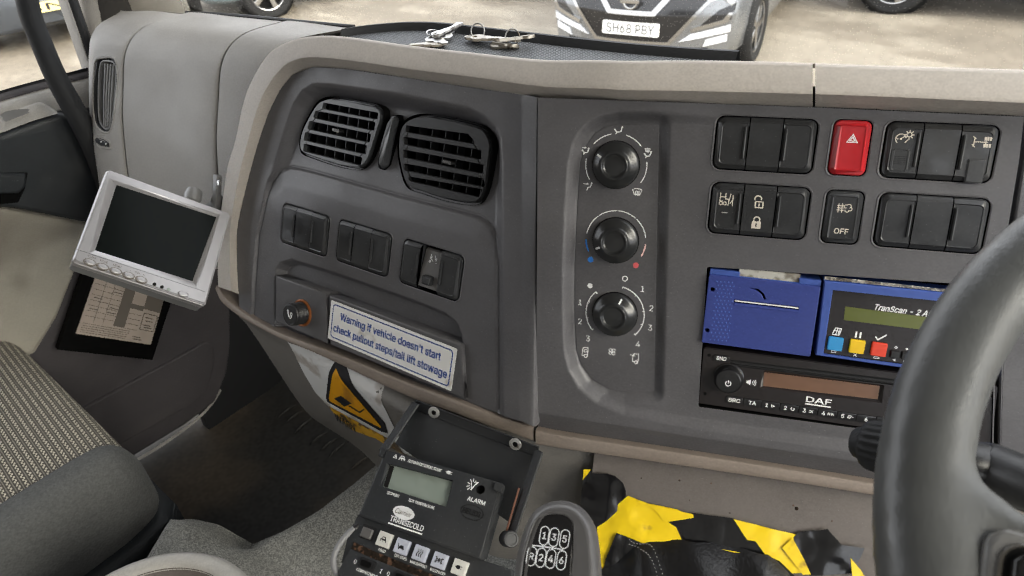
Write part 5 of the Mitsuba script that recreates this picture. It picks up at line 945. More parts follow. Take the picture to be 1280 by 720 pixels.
post([(-1.6418, 0.5903, 2.0998), (-1.6314, 0.6092, 2.109), (-1.6338, 0.6465, 2.1148), (-1.6424, 0.6712, 2.1138)], [(-1.5448, 0.5687, 2.1908), (-1.5356, 0.5788, 2.1923), (-1.5337, 0.6103, 2.188), (-1.5415, 0.6335, 2.1847)], 'rubber', 'seal')
post([(-1.6489, 0.6631, 2.1117), (-1.6217, 0.6755, 2.1154), (-1.6295, 0.7365, 2.0987), (-1.6713, 0.8059, 2.0718)], [(-1.5453, 0.6256, 2.1802), (-1.5192, 0.6365, 2.1835), (-1.5322, 0.6991, 2.1734), (-1.587, 0.765, 2.1555)], 'pillar')
post([(-1.6755, 0.7995, 2.0694), (-1.6666, 0.8086, 2.07), (-1.6765, 0.8257, 2.0625), (-1.7095, 0.8484, 2.0485)], [(-1.5885, 0.7586, 2.1504), (-1.5834, 0.7656, 2.1525), (-1.5961, 0.7848, 2.1499), (-1.6305, 0.8106, 2.1404)], 'deep_black', 'gasket')
hb = thing('grab_bar', 'black tubular grab bar rising in front of the left door window', 'handle')
add(hb, 'bar', tube([(-1.4, 0.4347, 2.3062), (-1.4, 0.4191, 2.2621), (-1.4, 0.4085, 2.2179), (-1.4, 0.4064, 2.175), (-1.4, 0.4057, 2.1243), (-1.4, 0.4092, 2.0783), (-1.4, 0.4138, 2.0358), (-1.4, 0.4161, 1.9924), (-1.4, 0.4152, 1.9388), (-1.4, 0.4093, 1.8782), (-1.4, 0.3993, 1.813)], [0.0165, 0.0165, 0.0165, 0.018, 0.019, 0.019, 0.018], 18, 60), 'rubber', smooth=True)
# document wallet hanging in the door
dw = thing('document_wallet', 'black wallet with a printed form behind its window, tucked into the door below the monitor', 'wallet')
WQ = [(-1.425, 0.3397, 1.7845), (-1.425, 0.4723, 1.6436), (-1.425, 0.3613, 1.5009), (-1.425, 0.2149, 1.6319)]
def quad_frame(q):
    q = np.array(q, float); return Frame(q[3], q[2] - q[3], q[0] - q[3])
FW = quad_frame(WQ)
def local(fr, q): q = np.array(q, float) - fr.o; return [(p @ fr.u, p @ fr.v) for p in q]
wp = Polygon(local(FW, WQ))
add(dw, 'cover', slab(wp, 0.002, -0.012, 0.002), 'deep_black', FW)
pp = [(-1.421, 0.3393, 1.7492), (-1.421, 0.4389, 1.6336), (-1.421, 0.3702, 1.5396), (-1.421, 0.2551, 1.647)]
add(dw, 'form', slab(Polygon(local(FW, pp)), 0.0040, 0.0, 0.0003), 'paper', FW)
PQ = [np.array(q, float) for q in local(FW, pp)]
def bil(s, t): return tuple((PQ[3] * (1 - s) + PQ[2] * s) * (1 - t) + (PQ[0] * (1 - s) + PQ[1] * s) * t)
def cell(s0, s1, t0, t1): return Polygon([bil(s0, t0), bil(s1, t0), bil(s1, t1), bil(s0, t1)])
blocks = [cell(0.42, 0.57, 0.22, 1.0), cell(0.57, 0.75, 0.58, 0.66), cell(0.75, 1.0, 0.62, 0.95)]
fine = [LineString([bil(0.03, t), bil(0.42, t)]).buffer(0.0005) for t in np.arange(0.30, 0.95, 0.085)] + [LineString([bil(0.57, t), bil(0.75, t)]).buffer(0.0005) for t in np.arange(0.22, 0.6, 0.09)]
fine += [LineString([bil(s, 0.22), bil(s, 0.95)]).buffer(0.0005) for s in (0.16, 0.28)] + [LineString([bil(0.78, 0.25), bil(0.98, 0.25), bil(0.98, 0.55), bil(0.78, 0.55), bil(0.78, 0.25)]).buffer(0.0009)]
fine += [LineString([bil(0.04, t), bil(0.60 + 0.05 * math.sin(9 * t), t)]).buffer(0.0006) for t in (0.04, 0.075, 0.11, 0.145, 0.18)] + [LineString([bil(s, t), bil(s + 0.10, t)]).buffer(0.0011) for s, t in ((0.82, 0.48), (0.83, 0.42), (0.81, 0.34), (0.84, 0.30), (0.30, 0.42), (0.31, 0.5), (0.30, 0.76), (0.06, 0.42), (0.07, 0.60), (0.72, 0.10), (0.74, 0.06))]
pr_ = unary_union(blocks); add(dw, 'printed_block', print_on(pr_, 0.0002, 0), 'print_grey', FW.at(0, 0, 0.0041))
add(dw, 'printed_lines', print_on(unary_union(fine), 0.0002, 0), 'print_grey', FW.at(0, 0, 0.0041))

# ------------------------------------------------------------------ windscreen
ws = thing('windscreen', 'dust speckled windscreen above the dashboard', 'windscreen')
add(ws, 'pane', grid_mesh(np.array([[(-1.52, 0.78, 1.95), (-1.44, 0.93, 1.95), (-0.9, 1.06, 1.95), (0.0, 1.08, 1.95), (0.72, 1.0, 1.95)], [(-1.44, 0.40, 3.0), (-1.36, 0.55, 3.0), (-0.85, 0.68, 3.0), (0.0, 0.70, 3.0), (0.72, 0.62, 3.0)]])), 'glass', smooth=True)
add(ws, 'lower_gasket', tube([np.array(q[-1], float) + (0, 0.004, 0.001) for q in (s1, s15, s2, s3)], 0.0026, 8, 30), 'black', smooth=True)

# ------------------------------------------------------------------ lower dashboard, floor, engine cover
low_ = thing('lower_dashboard', 'brown grey moulding below the dashboard reaching from the footwell to the gear lever', 'dashboard')
k0 = [*[(-0.9062, 0.3629, 1.861), (-0.8344, 0.3669, 1.859), (-0.7164, 0.378, 1.865), (-0.633, 0.3855, 1.8687), (-0.5603, 0.3914, 1.8707), (-0.4805, 0.4012, 1.8795)], *[(-0.408, 0.41, 1.8876)], *[(-0.3652, 0.4411, 1.8652), (-0.3067, 0.4694, 1.8676)]]
k1 = [*[(-0.9274, 0.372, 1.8395), (-0.8496, 0.372, 1.8333), (-0.7178, 0.372, 1.8441), (-0.6247, 0.372, 1.8528), (-0.5475, 0.372, 1.8597), (-0.4603, 0.372, 1.8773)], *[(-0.4203, 0.4079, 1.84), (-0.3673, 0.4273, 1.8345), (-0.3035, 0.4588, 1.848)]]
k2 = [*[(-0.9135, 0.372, 1.8366), (-0.8579, 0.372, 1.8012), (-0.7495, 0.372, 1.7812), (-0.6528, 0.372, 1.7891), (-0.5754, 0.372, 1.7902), (-0.4854, 0.372, 1.8049)], *[(-0.422, 0.3907, 1.7985), (-0.3671, 0.4157, 1.7967), (-0.3026, 0.452, 1.8059)]]
k3 = [*[(-0.9283, 0.385, 1.8118), (-0.891, 0.385, 1.7453), (-0.8141, 0.385, 1.6893), (-0.7056, 0.385, 1.6991), (-0.623, 0.385, 1.6911), (-0.532, 0.385, 1.6949)], *[(-0.4242, 0.3736, 1.7575), (-0.365, 0.4011, 1.7542), (-0.3006, 0.4434, 1.7609)]]
k4 = [*[(-1.0471, 0.46, 1.7215), (-1.0068, 0.46, 1.6445), (-0.936, 0.46, 1.566), (-0.8293, 0.46, 1.5602), (-0.7503, 0.46, 1.5085), (-0.6495, 0.46, 1.4817)], *[(-0.4296, 0.3632, 1.7006), (-0.3683, 0.3924, 1.7056), (-0.2989, 0.4348, 1.7162)]]
add(low_, 'knee_panel', loft([k0, k1, k2, k3, k4], 90, 50), 'knee', smooth=True)
def hc(v): return -0.004 + 0.30 * np.clip(-0.205 - v[:, 1], 0, 0.2)
con = Polygon([(0.0749, -0.1982), (0.1257, -0.1977), (0.2082, -0.1962), (0.2863, -0.1956), (0.3562, -0.1955), (0.4977, -0.1938), (0.5223, -0.3223), (0.3649, -0.3255), (0.2237, -0.3458), (0.0775, -0.3711), (0.0748, -0.2836)]).buffer(-0.004).buffer(0.004)
add(low_, 'console_panel', field(con, hc, 0.004), 'console', FC, smooth=True)
crumbs = []
for (u, v), r in zip([(0.1687, -0.2216), (0.2015, -0.2191), (0.2879, -0.23), (0.2845, -0.2274), (0.2231, -0.2456), (0.1284, -0.2259), (0.3225, -0.2362), (0.1812, -0.2397)], (0.0011, 0.0008, 0.0019, 0.0009, 0.0008, 0.0007, 0.0008, 0.0006)):
    q = trimesh.creation.icosphere(subdivisions=1, radius=r); q.apply_scale((1, 1.2, 0.4)); q.apply_translation((u, v, float(hc(np.array([[u, v]]))[0]))); crumbs.append(q)
k = add(low_, 'crumbs', cat(*crumbs), 'foam', FC, smooth=True); labels[k] = {'kind': 'stuff'}
# hazard tape, stuck on in pieces
tp_ = thing('hazard_tape', 'yellow and black striped tape stuck in crumpled strips along the top of the leather boot', 'tape')
def tape(mat, pts, lift=0.0012, crumple=0.0006, seed=0):
    p = Polygon(pts); b = p.boundary
    return add(tp_, 'yellow_piece' if 'yellow' in mat else 'black_piece', field(p, lambda v: hc(v) + lift + crumple * (meshkit.fbm(np.c_[v * 42, v[:, :1] * 0 + seed], 2) - 0.3) + 0.0025 * np.clip(meshkit.noise(np.c_[v * 38, v[:, :1] * 0 + seed + 5]) - 0.55, 0, 1), 0.0015), mat, FC, smooth=True)
tape('tape_black', [(0.0663, -0.2248), (0.0734, -0.2254), (0.0762, -0.2278), (0.091, -0.225), (0.1006, -0.2261), (0.1097, -0.232), (0.1138, -0.24), (0.1146, -0.2505), (0.1067, -0.2619), (0.0968, -0.2728), (0.0859, -0.2821), (0.0753, -0.2843), (0.0674, -0.2739), (0.0662, -0.2542)], 0.0030, 0.006, 1)
tape('tape_yellow', [(0.0658, -0.2244), (0.0737, -0.2234), (0.0701, -0.2299), (0.066, -0.236)], 0.0046, 0.0002, 2)
tape('tape_yellow', [(0.0867, -0.2767), (0.1165, -0.2442), (0.1398, -0.2482), (0.169, -0.2489), (0.1858, -0.252), (0.1851, -0.2531), (0.1755, -0.2561), (0.1602, -0.2622), (0.1706, -0.2667), (0.1803, -0.2819), (0.1679, -0.2827), (0.14, -0.2928), (0.1243, -0.2903), (0.1092, -0.2857), (0.1012, -0.3094), (0.0968, -0.3368), (0.0907, -0.3117)], 0.0036, 0.0034, 3)
tape('tape_yellow', [(0.1379, -0.2483), (0.1863, -0.2503), (0.1875, -0.2538), (0.1577, -0.2639), (0.1503, -0.2558)], 0.0055, 0.0004, 4)
tape('tape_black', [(0.1864, -0.25), (0.2282, -0.2483), (0.2355, -0.2576), (0.2438, -0.268), (0.2508, -0.2674), (0.2608, -0.2784), (0.2332, -0.2798), (0.2007, -0.2794), (0.1808, -0.278), (0.1731, -0.2662), (0.163, -0.2654), (0.1611, -0.262)], 0.0034, 0.0012, 5)
tape('tape_yellow', [(0.2273, -0.2482), (0.29, -0.2528), (0.2924, -0.2533), (0.287, -0.259), (0.2775, -0.2695), (0.2878, -0.2775), (0.2998, -0.2878), (0.2894, -0.2903), (0.2766, -0.281), (0.2613, -0.2769), (0.2514, -0.266), (0.2427, -0.266)], 0.0042, 0.0030, 6)
tape('tape_yellow', [(0.277, -0.267), (0.2863, -0.2557), (0.2992, -0.274), (0.307, -0.2871), (0.2996, -0.2889)], 0.0065, 0.0004, 7)
tape('tape_black', [(0.2871, -0.2564), (0.2916, -0.2499), (0.3032, -0.2465), (0.3105, -0.2449), (0.3181, -0.2414), (0.3257, -0.2479), (0.3324, -0.2537), (0.3543, -0.2542), (0.3524, -0.2609), (0.3492, -0.2689), (0.3412, -0.2644), (0.3477, -0.2794), (0.3058, -0.2893), (0.2968, -0.2727)], 0.0040, 0.0050, 8)
tape('tape_yellow', [(0.3419, -0.2642), (0.3529, -0.2745), (0.3565, -0.2791), (0.3452, -0.2818)], 0.0068, 0.0003, 9)
tape('tape_black', [(0.1089, -0.282), (0.1256, -0.2857), (0.1395, -0.289), (0.1276, -0.3015), (0.1113, -0.3152), (0.0999, -0.3278), (0.1005, -0.3116), (0.1055, -0.2946)], 0.0050, 0.0060, 10)
tape('tape_yellow', [(0.1647, -0.2826), (0.1926, -0.2799), (0.233, -0.2781), (0.2623, -0.2786), (0.2618, -0.2811), (0.2294, -0.2822), (0.1889, -0.2841), (0.165, -0.286)], 0.0075, 0.0004, 11)
# leather boot below the tape
bt = thing('gear_boot', 'black soft leather boot with pale stitching behind the gear lever', 'boot')
bo = Polygon([(0.0894, -0.3303), (0.1109, -0.3102), (0.1352, -0.289), (0.1679, -0.2779), (0.2005, -0.2756), (0.2405, -0.2752), (0.2641, -0.2755), (0.2849, -0.2876), (0.3064, -0.3061), (0.3137, -0.3621), (0.0551, -0.4315)])
def boot_h(v):
    d = np.clip(sdist(bo, v), 0, 1)
    return hc(v) + 0.0045 + 0.045 * (1 - np.exp(-d / 0.022)) * (1.0 + 0.25 * (meshkit.fbm(np.c_[v * 26, v[:, :1] * 0 + 3], 2) - 0.5)) + 0.004 * np.sin(v[:, 0] * 95 + v[:, 1] * 60)
add(bt, 'leather', field(bo, boot_h, 0.003), 'boot_leather', FC, smooth=True)
for pts in ([(0.1185, -0.2898), (0.1287, -0.2914), (0.1421, -0.2913), (0.1507, -0.2951), (0.1572, -0.3033), (0.1624, -0.3156)], [(0.1232, -0.2858), (0.1335, -0.2884), (0.1468, -0.2873), (0.1547, -0.2923), (0.162, -0.3012), (0.1673, -0.3145)]):
    q = spline(pts, 40); ds = []
    for k in range(0, 38, 2):
        a, b_ = q[k], q[k + 1]; m = (a + b_) / 2; h = boot_h(np.array([m]))[0]
        ds.append(trimesh.Trimesh(cuboid(0.0018, 0.0005, 0.0005).vertices @ np.array([[*unit(b_ - a), 0], [*(unit(b_ - a)[::-1] * (-1, 1)), 0], [0, 0, 1]]) + (m[0], m[1], h + 0.0003), cuboid(0.0018, 0.0005, 0.0005).faces, process=False))
    k = add(bt, 'stitching', cat(*ds), 'print_dim', FC, smooth=False); labels[k] = {'kind': 'stuff'}

# warning sticker wrapped round the knee panel
st = thing('warning_sticker', 'torn white and yellow warning sticker with a black edged triangle under the dashboard', 'sticker')
from scipy.interpolate import griddata
KG = loft([k0, k1, k2, k3, k4], 90, 50)
def on_knee(name, pts, mat, lift, step=None):
    """A thin sheet that follows the curved panel: pts are points on the panel's rear face, (x, z)."""
    P2 = Polygon(pts)
    v = np.array(KG.vertices); c = KG.vertex_normals.copy(); c[c[:, 1] > 0] *= -1
    front = v[:, 1] < 0.45
    m = field(P2, lambda q: griddata(v[front][:, [0, 2]], v[front][:, 1], q, 'linear', fill_value=0.38), 0.005)
    nrm = np.array([0.15, -0.9, -0.25]); nrm = nrm / np.linalg.norm(nrm)
    q = np.array(m.vertices); w = np.c_[q[:, 0], q[:, 2], q[:, 1]] + nrm * lift
    return add(st, name, trimesh.Trimesh(w, m.faces[:, ::-1], process=False), mat, smooth=True)
def xz(q): return [(p[0], p[2]) for p in q]
on_knee('white_sheet', xz([(-0.791, 0.372, 1.859), (-0.6967, 0.372, 1.8696), (-0.633, 0.372, 1.8787), (-0.6057, 0.372, 1.8761), (-0.5983, 0.372, 1.8639), (-0.5886, 0.372, 1.8487), (-0.5775, 0.372, 1.8199), (-0.5523, 0.372, 1.7847), (-0.5919, 0.372, 1.7731), (-0.629, 0.372, 1.7672), (-0.6877, 0.372, 1.7419), (-0.7176, 0.372, 1.7555), (-0.7326, 0.372, 1.7657), (-0.7575, 0.372, 1.7797), (-0.775, 0.372, 1.8089)]), 'sticker_white', 0.0012)
on_knee('triangle_edge', xz([(-0.6918, 0.372, 1.8715), (-0.6829, 0.372, 1.8754), (-0.5959, 0.372, 1.8199), (-0.5943, 0.372, 1.8018), (-0.6084, 0.372, 1.7958), (-0.7301, 0.372, 1.7783), (-0.7295, 0.372, 1.788)]), 'print_black', 0.0020)
on_knee('triangle', xz([(-0.6885, 0.372, 1.8613), (-0.6054, 0.372, 1.8074), (-0.608, 0.372, 1.8035), (-0.7222, 0.372, 1.7852), (-0.7204, 0.372, 1.7933)]), 'sticker_yellow', 0.0026)
on_knee('lamp_symbol', xz([(-0.7054, 0.372, 1.8004), (-0.685, 0.372, 1.8175), (-0.6633, 0.372, 1.8159), (-0.6844, 0.372, 1.7974)]), 'print_black', 0.0032)
on_knee('lamp_symbol', xz([(-0.6706, 0.372, 1.8086), (-0.6484, 0.372, 1.8099), (-0.6344, 0.372, 1.8242), (-0.6342, 0.372, 1.8221), (-0.6485, 0.372, 1.8069), (-0.6725, 0.372, 1.8053)]), 'print_black', 0.0033)
on_knee('yellow_band', xz([(-0.7312, 0.372, 1.7697), (-0.6171, 0.372, 1.7872), (-0.581, 0.372, 1.7925), (-0.57, 0.372, 1.7802), (-0.5545, 0.372, 1.7817), (-0.5919, 0.372, 1.7731), (-0.6285, 0.372, 1.7691), (-0.6849, 0.372, 1.7454), (-0.7183, 0.372, 1.7535)]), 'sticker_worn', 0.0022)
wd = [(-0.7108, 0.372, 1.7597), (-0.6156, 0.372, 1.7682)]
fl = Frame(np.array(wd[0]) + (0, -0.006, 0.004), np.array(wd[1]) - wd[0], (0.15, 0.06, 1.0))
add(st, 'lettering', lettering('WARN', 0.0125, 0.045, bold=True, centre=False), 'print_black', fl)

setting('floor', grid_mesh(np.array([[(x, y, 1.20 + 0.25 * ss(0.62, 0.95, np.array(y))) for x in np.linspace(-1.62, 0.75, 40)] for y in np.linspace(-0.7, 0.95, 40)])), 'floor', True)
for k, (p, q) in enumerate(([(-1.3651, 0.5518, 1.203), (-1.3658, 0.6106, 1.203)], [(-1.3339, 0.5515, 1.203), (-1.334, 0.6097, 1.203)], [(-1.2866, 0.5439, 1.203), (-1.2933, 0.609, 1.203)], [(-1.2252, 0.5485, 1.203), (-1.2244, 0.6006, 1.203)], [(-1.1899, 0.5502, 1.203), (-1.1874, 0.6057, 1.203)], [(-1.1569, 0.5506, 1.203), (-1.1599, 0.6105, 1.203)], [(-1.0869, 0.5561, 1.203), (-1.0784, 0.6284, 1.203)])):
    key = add('floor', 'rib', tube([p, np.array(p) * 0.5 + np.array(q) * 0.5 + (0, 0, 0.006), q], [0.001, 0.0036, 0.0036, 0.001], 10, 16), 'floor', smooth=True)
ec = thing('engine_cover', 'grey speckled soft cover over the engine tunnel beside the passenger footwell', 'cover')
E1 = [(p[0], p[1]) for p in [(-0.9077, 0.0831, 1.575), (-0.9268, 0.1244, 1.575), (-0.9191, 0.156, 1.575), (-0.8947, 0.1805, 1.575), (-0.8524, 0.2039, 1.575), (-0.8044, 0.2229, 1.575), (-0.7823, 0.2655, 1.575), (-0.7722, 0.3186, 1.575), (-0.7694, 0.3803, 1.575), (-0.7705, 0.4233, 1.575), (-0.7737, 0.4735, 1.575)]]
cov_ = Polygon([(-0.80, -0.30), (-0.83, 0.02)] + E1[2:] + [(-0.70, 0.52), (-0.2, 0.62), (0.05, 0.50), (0.05, -0.30)]).buffer(-0.01).buffer(0.01)
vl = LineString([(p[0], p[1]) for p in [(-0.782, 0.2094, 1.62), (-0.736, 0.2196, 1.62), (-0.6763, 0.2252, 1.62), (-0.6102, 0.2232, 1.62), (-0.5278, 0.2108, 1.62)]])
def cover_z(v):
    d = np.clip(sdist(cov_, v), 0, 1)
    dl = shapely.distance(vl, shapely.points(v))
    side = ss(-0.10, 0.10, (0.205 + (v[:, 0] + 0.766) * -0.55) - v[:, 1])
    z = 1.60 + 0.035 * side * ss(0.0, 0.08, dl) - 0.012 * np.exp(-(dl / 0.02) ** 2)
    return z - 0.055 * (1 - ss(0.0, 0.055, d)) ** 1.5 + 0.10 * ss(-0.55, 0.0, v[:, 0]) * ss(0.0, 0.3, v[:, 1])
cm = field(cov_, cover_z, 0.008)
add(ec, 'top', cm, 'carpet', smooth=True)
wl_ = wall(cov_, 1.20, 1.546); add(ec, 'side', wl_, 'carpet', smooth=30)

# passenger seat
se = thing('seat', 'passenger seat cushion with ribbed beige and grey fabric and a plain grey side bolster', 'seat')
def sec(y, k):
    """Section across the cushion at y, front end rounded by k (0 to 1)."""
    z = 1.70 - 0.10 * k ** 2; x = lambda v: -1.02 + v
    return [(-1.52, y, z - 0.02), (-1.45, y, z), (-1.25, y, z + 0.004), (-1.10, y, z + 0.004), (-1.018, y, z)]
ys = [-0.45, -0.2, 0.0, 0.10, 0.145, 0.168, 0.178]; ks_ = [0, 0, 0, 0.1, 0.35, 0.7, 1.05]
xs_off = [0, 0, 0, 0, -0.002, -0.006, -0.010]
g = np.array([curve_at(np.array(sec(y, k)) + (o, 0, 0), 40, np.linspace(0, 1, 5)) for y, k, o in zip(ys, ks_, xs_off)])
g = np.stack([curve_at(g[:, c], 50, np.r_[0, np.cumsum(np.linalg.norm(np.diff(g[:, 20], axis=0), axis=1))]) for c in range(40)], 1)
add(se, 'cushion', grid_mesh(g), 'seat_fabric', smooth=True)
def bsec(y, k, c):
    z = 1.70 - 0.10 * k ** 2
    return [(-1.020 - c * 0.4, y, z - 0.001), (-1.012 - c * 0.5, y + 0.001, z + 0.006), (-0.985 - c * 0.8, y + 0.002, z + 0.008), (-0.955 - c, y, z - 0.008), (-0.938 - c * 1.1, y - 0.002, z - 0.045), (-0.932 - c * 1.1, y - 0.004, z - 0.10), (-0.945 - c, y - 0.012, z - 0.155 + 0.02 * k), (-1.02, y - 0.02, z - 0.165 + 0.02 * k)]
yb = [-0.45, -0.2, 0.0, 0.09, 0.135, 0.162, 0.176, 0.181]; kb_ = [0, 0, 0, 0.08, 0.28, 0.58, 0.90, 1.1]; cb_ = [0, 0, 0, 0.002, 0.010, 0.026, 0.05, 0.085]
g = np.array([curve_at(np.array(bsec(y, k, c)), 50, np.linspace(0, 1, 8)) for y, k, c in zip(yb, kb_, cb_)])
g = np.stack([curve_at(g[:, c], 60, np.r_[0, np.cumsum(np.linalg.norm(np.diff(g[:, 20], axis=0), axis=1))]) for c in range(50)], 1)
add(se, 'bolster', grid_mesh(g), 'bolster', smooth=True)
add(se, 'front', loft([[(-1.5, 0.176, 1.60), (-1.25, 0.180, 1.60), (-1.04, 0.176, 1.60)], [(-1.5, 0.17, 1.50), (-1.25, 0.172, 1.50), (-1.04, 0.165, 1.50)]], 20), 'bolster', smooth=True)
add(se, 'base', slab(Polygon([(-1.5, -0.45), (-0.915, -0.45), (-0.912, 0.10), (-0.925, 0.16), (-0.96, 0.185), (-1.5, 0.185)]).buffer(-0.01).buffer(0.01), 1.575, 1.36, 0.02, 4), 'door_dark', smooth=50)
add(se, 'pedestal', slab(Polygon([(-1.42, -0.4), (-1.0, -0.4), (-1.0, 0.08), (-1.42, 0.08)]), 1.38, 1.20, 0.01), 'deep_black')

# tray lip in the foreground
cu = thing('cup_tray', 'pale beige rounded tray rim in the left foreground', 'tray')
cc = np.array((-0.588, 0.0138, 1.78))
R0 = 0.128
prof = [(R0 + 0.004, -0.07), (R0 + 0.003, -0.02), (R0, -0.006), (R0 - 0.005, -0.001), (R0 - 0.010, 0.0), (R0 - 0.017, -0.001), (R0 - 0.021, -0.004), (R0 - 0.022, -0.008)]
add(cu, 'rim', Frame(cc, (1, 0, 0), (0, 1, 0)).put(lathe(prof, 96)), 'door_grey', smooth=40)
add(cu, 'bowl', Frame(cc, (1, 0, 0), (0, 1, 0)).put(lathe([(R0 - 0.0215, -0.005), (R0 - 0.026, -0.05), (R0 - 0.04, -0.055), (0.0, -0.055)], 96)), 'console', smooth=40)

# ------------------------------------------------------------------ gear lever
gl_ = thing('gear_lever', 'grey gear lever with a glossy black shift pattern plate', 'gear lever')
GO = closed([(0.0015, 0.0315), (0.0104, 0.0314), (0.0186, 0.0282), (0.0259, 0.0212), (0.0304, 0.0123), (0.0335, -0.0002), (0.0358, -0.0126), (0.0383, -0.0271), (0.0377, -0.0417), (0.0117, -0.0504), (-0.0155, -0.0498), (-0.0224, -0.0363), (-0.0233, -0.0199), (-0.0232, -0.0096), (-0.0221, 0.0015), (-0.0199, 0.0124), (-0.0151, 0.0223), (-0.0076, 0.0283)], 160)
GP = closed([(0.0005, 0.0197), (0.0069, 0.0195), (0.0111, 0.0164), (0.0132, 0.0103), (0.0142, -0.0005), (0.0141, -0.0133), (0.0143, -0.0283), (-0.0007, -0.0354), (-0.0153, -0.0337), (-0.0172, -0.024), (-0.0173, -0.0129), (-0.0161, -0.0018), (-0.0141, 0.009), (-0.0108, 0.0151), (-0.0067, 0.0178)], 120)
ins, hs = [], []
for a in np.linspace(0, math.pi / 2, 12): ins.append(0.0095 * (1 - math.cos(a))); hs.append(-0.016 + 0.0175 * math.sin(a))
gm, top_ = dome(GO, 160, [-0.002, 0.0, *ins], [-0.075, -0.045, *hs])
add(gl_, 'knob', cat(gm, nest([top_.union(GP.buffer(0.0016)), GP.buffer(0.0010), GP], [0.0015, 0.0016, 0.0006], cap=False)), 'gear_grey', FG, smooth=60)
add(gl_, 'pattern_plate', nest([GP, GP.buffer(-0.001)], [0.0006, 0.0010]), 'gloss_black', FG)
lv = [FG.pt(0.0, -0.03, -0.03), FG.pt(0.0, -0.09, -0.06), FG.pt(0.01, -0.20, -0.16)]
add(gl_, 'shaft', tube(lv, 0.018, 16, 20), 'rubber', smooth=True)
gang = -9.5 + 9.5
def cap_ring(w, h, t): return LineString([(0, -h / 2), (0, h / 2)]).buffer(w / 2, quad_segs=8).difference(LineString([(0, -h / 2), (0, h / 2)]).buffer(w / 2 - t, quad_segs=8))
cen = dict(zip('135R246', [(-0.0058, 0.0044), (0.0008, 0.0044), (0.0081, 0.0043), (-0.0126, -0.0099), (-0.0061, -0.0098), (0.0004, -0.0096), (0.0076, -0.0095)]))
shear = math.radians(0)
for t, p in cen.items():
    f = FG.at(p[0], p[1], 0.0011, -2)
    add(gl_, 'gate_ring', print_on(cap_ring(0.0066, 0.0062, 0.0007)), 'print_white', f)
    add(gl_, 'gate_number', lettering(t, 0.0044, None, bold=True), 'print_white', f)
c_ = lambda a: np.array(cen[a])
m13 = lambda a, b: (c_(a) + c_(b)) / 2
gate = strokes([[m13('1', '2') + (m13('1', '2') - m13('3', '4')), m13('3', '4'), m13('5', '6')], [c_('1') - (0, 0.006), c_('2') + (0, 0.006)], [c_('3') - (0, 0.006), c_('4') + (0, 0.006)], [c_('5') - (0, 0.006), c_('6') + (0, 0.006)], [m13('1', '2') + (m13('1', '2') - m13('3', '4')), c_('R') + (0, 0.006)]], 0.0008)
add(gl_, 'gate_line', print_on(gate), 'print_white', FG.at(0, 0, 0.0011))

# ------------------------------------------------------------------ stalk and steering wheel
sk_ = thing('column_stalk', 'dark grey column stalk with a ribbed turning knob, behind the steering wheel', 'stalk')
A0, A1 = np.array((-0.0695, 0.4134, 2.0924)), np.array((-0.0503, 0.4129, 2.0992))
ax_ = unit(A1 - A0)
fs = Frame(A0, np.cross(ax_, (0, 0, 1.0)), np.cross(np.cross(ax_, (0, 0, 1.0)), ax_) * -1)
if fs.n @ ax_ < 0: fs = Frame(A0, -fs.u, fs.v)
kp = [(0.0, -0.004), (0.0085, -0.004), (0.0105, -0.002), (0.0115, 0.002), (0.0118, 0.004)]
add(sk_, 'end_cap', fs.put(lathe(kp, 40)), 'rubber', smooth=40)
seg = 120; a = np.arange(seg) * 2 * np.pi / seg
rows = []
for h, r, rib in ((0.002, 0.0112, 0), (0.004, 0.0150, 0), (0.006, 0.0166, 0.3), (0.010, 0.0176, 1), (0.022, 0.0184, 1), (0.030, 0.0184, 1), (0.033, 0.0178, 0.2), (0.035, 0.0165, 0)):
    rr = r - 0.0016 * rib * (0.5 + 0.5 * np.cos(a * 20)); rows.append(np.c_[np.cos(a) * rr, np.sin(a) * rr, np.full(seg, h)])
km = grid_mesh(np.array(rows), True); km.fix_normals()
add(sk_, 'ribbed_knob', fs.put(km), 'rubber', smooth=40)
lev = [A0 + ax_ * 0.033, A0 + ax_ * 0.07, np.array((0.0027, 0.4174, 2.113)), np.array((0.0241, 0.4111, 2.1203)), np.array((0.059, 0.4024, 2.1295))]
add(sk_, 'lever', tube(lev, [0.013, 0.0145, 0.017, 0.0165, 0.016], 24, 40), 'switch_black', smooth=True)

wh = thing('steering_wheel', 'black leather rimmed steering wheel with a control pad on its spoke, right foreground', 'steering wheel')
WT = math.radians(20.0)
FWH = Frame((0.199, 0.324, 2.258), (1, 0, 0), (0, math.cos(WT), math.sin(WT)))
RW, TW = 0.225, 0.0187
def wheel_sdf(x, y, z):
    q = math.hypot(x, y) - RW
    d = math.hypot(q, z) - TW
    for sx in (-1, 1):
        lx, ly, lz = abs(x - sx * 0.130) - 0.058, abs(y + 0.109 - 0.16 * (abs(x) - 0.13)) - 0.030, abs(z + 0.004) - 0.004
        s = math.sqrt(max(lx, 0) ** 2 + max(ly, 0) ** 2 + max(lz, 0) ** 2) + min(max(lx, ly, lz), 0.0) - 0.010
        h = max(0.016 - abs(d - s), 0) / 0.016; d = min(d, s) - h * h * 0.016 * 0.25
    hub = math.sqrt(x * x + (y + 0.03) ** 2 + ((z + 0.02) * 2.2) ** 2) - 0.105
    h = max(0.02 - abs(d - hub), 0) / 0.02; d = min(d, hub) - h * h * 0.02 * 0.25
    return -d
import manifold3d
wm = manifold3d.Manifold.level_set(wheel_sdf, [-0.26, -0.26, -0.09, 0.26, 0.26, 0.07], 0.0055)
mm_ = wm.to_mesh(); wtm = trimesh.Trimesh(np.array(mm_.vert_properties[:, :3]), np.array(mm_.tri_verts))
trimesh.smoothing.filter_taubin(wtm, iterations=30)
add(wh, 'rim', FWH.put(wtm), 'wheel_leather', smooth=True)
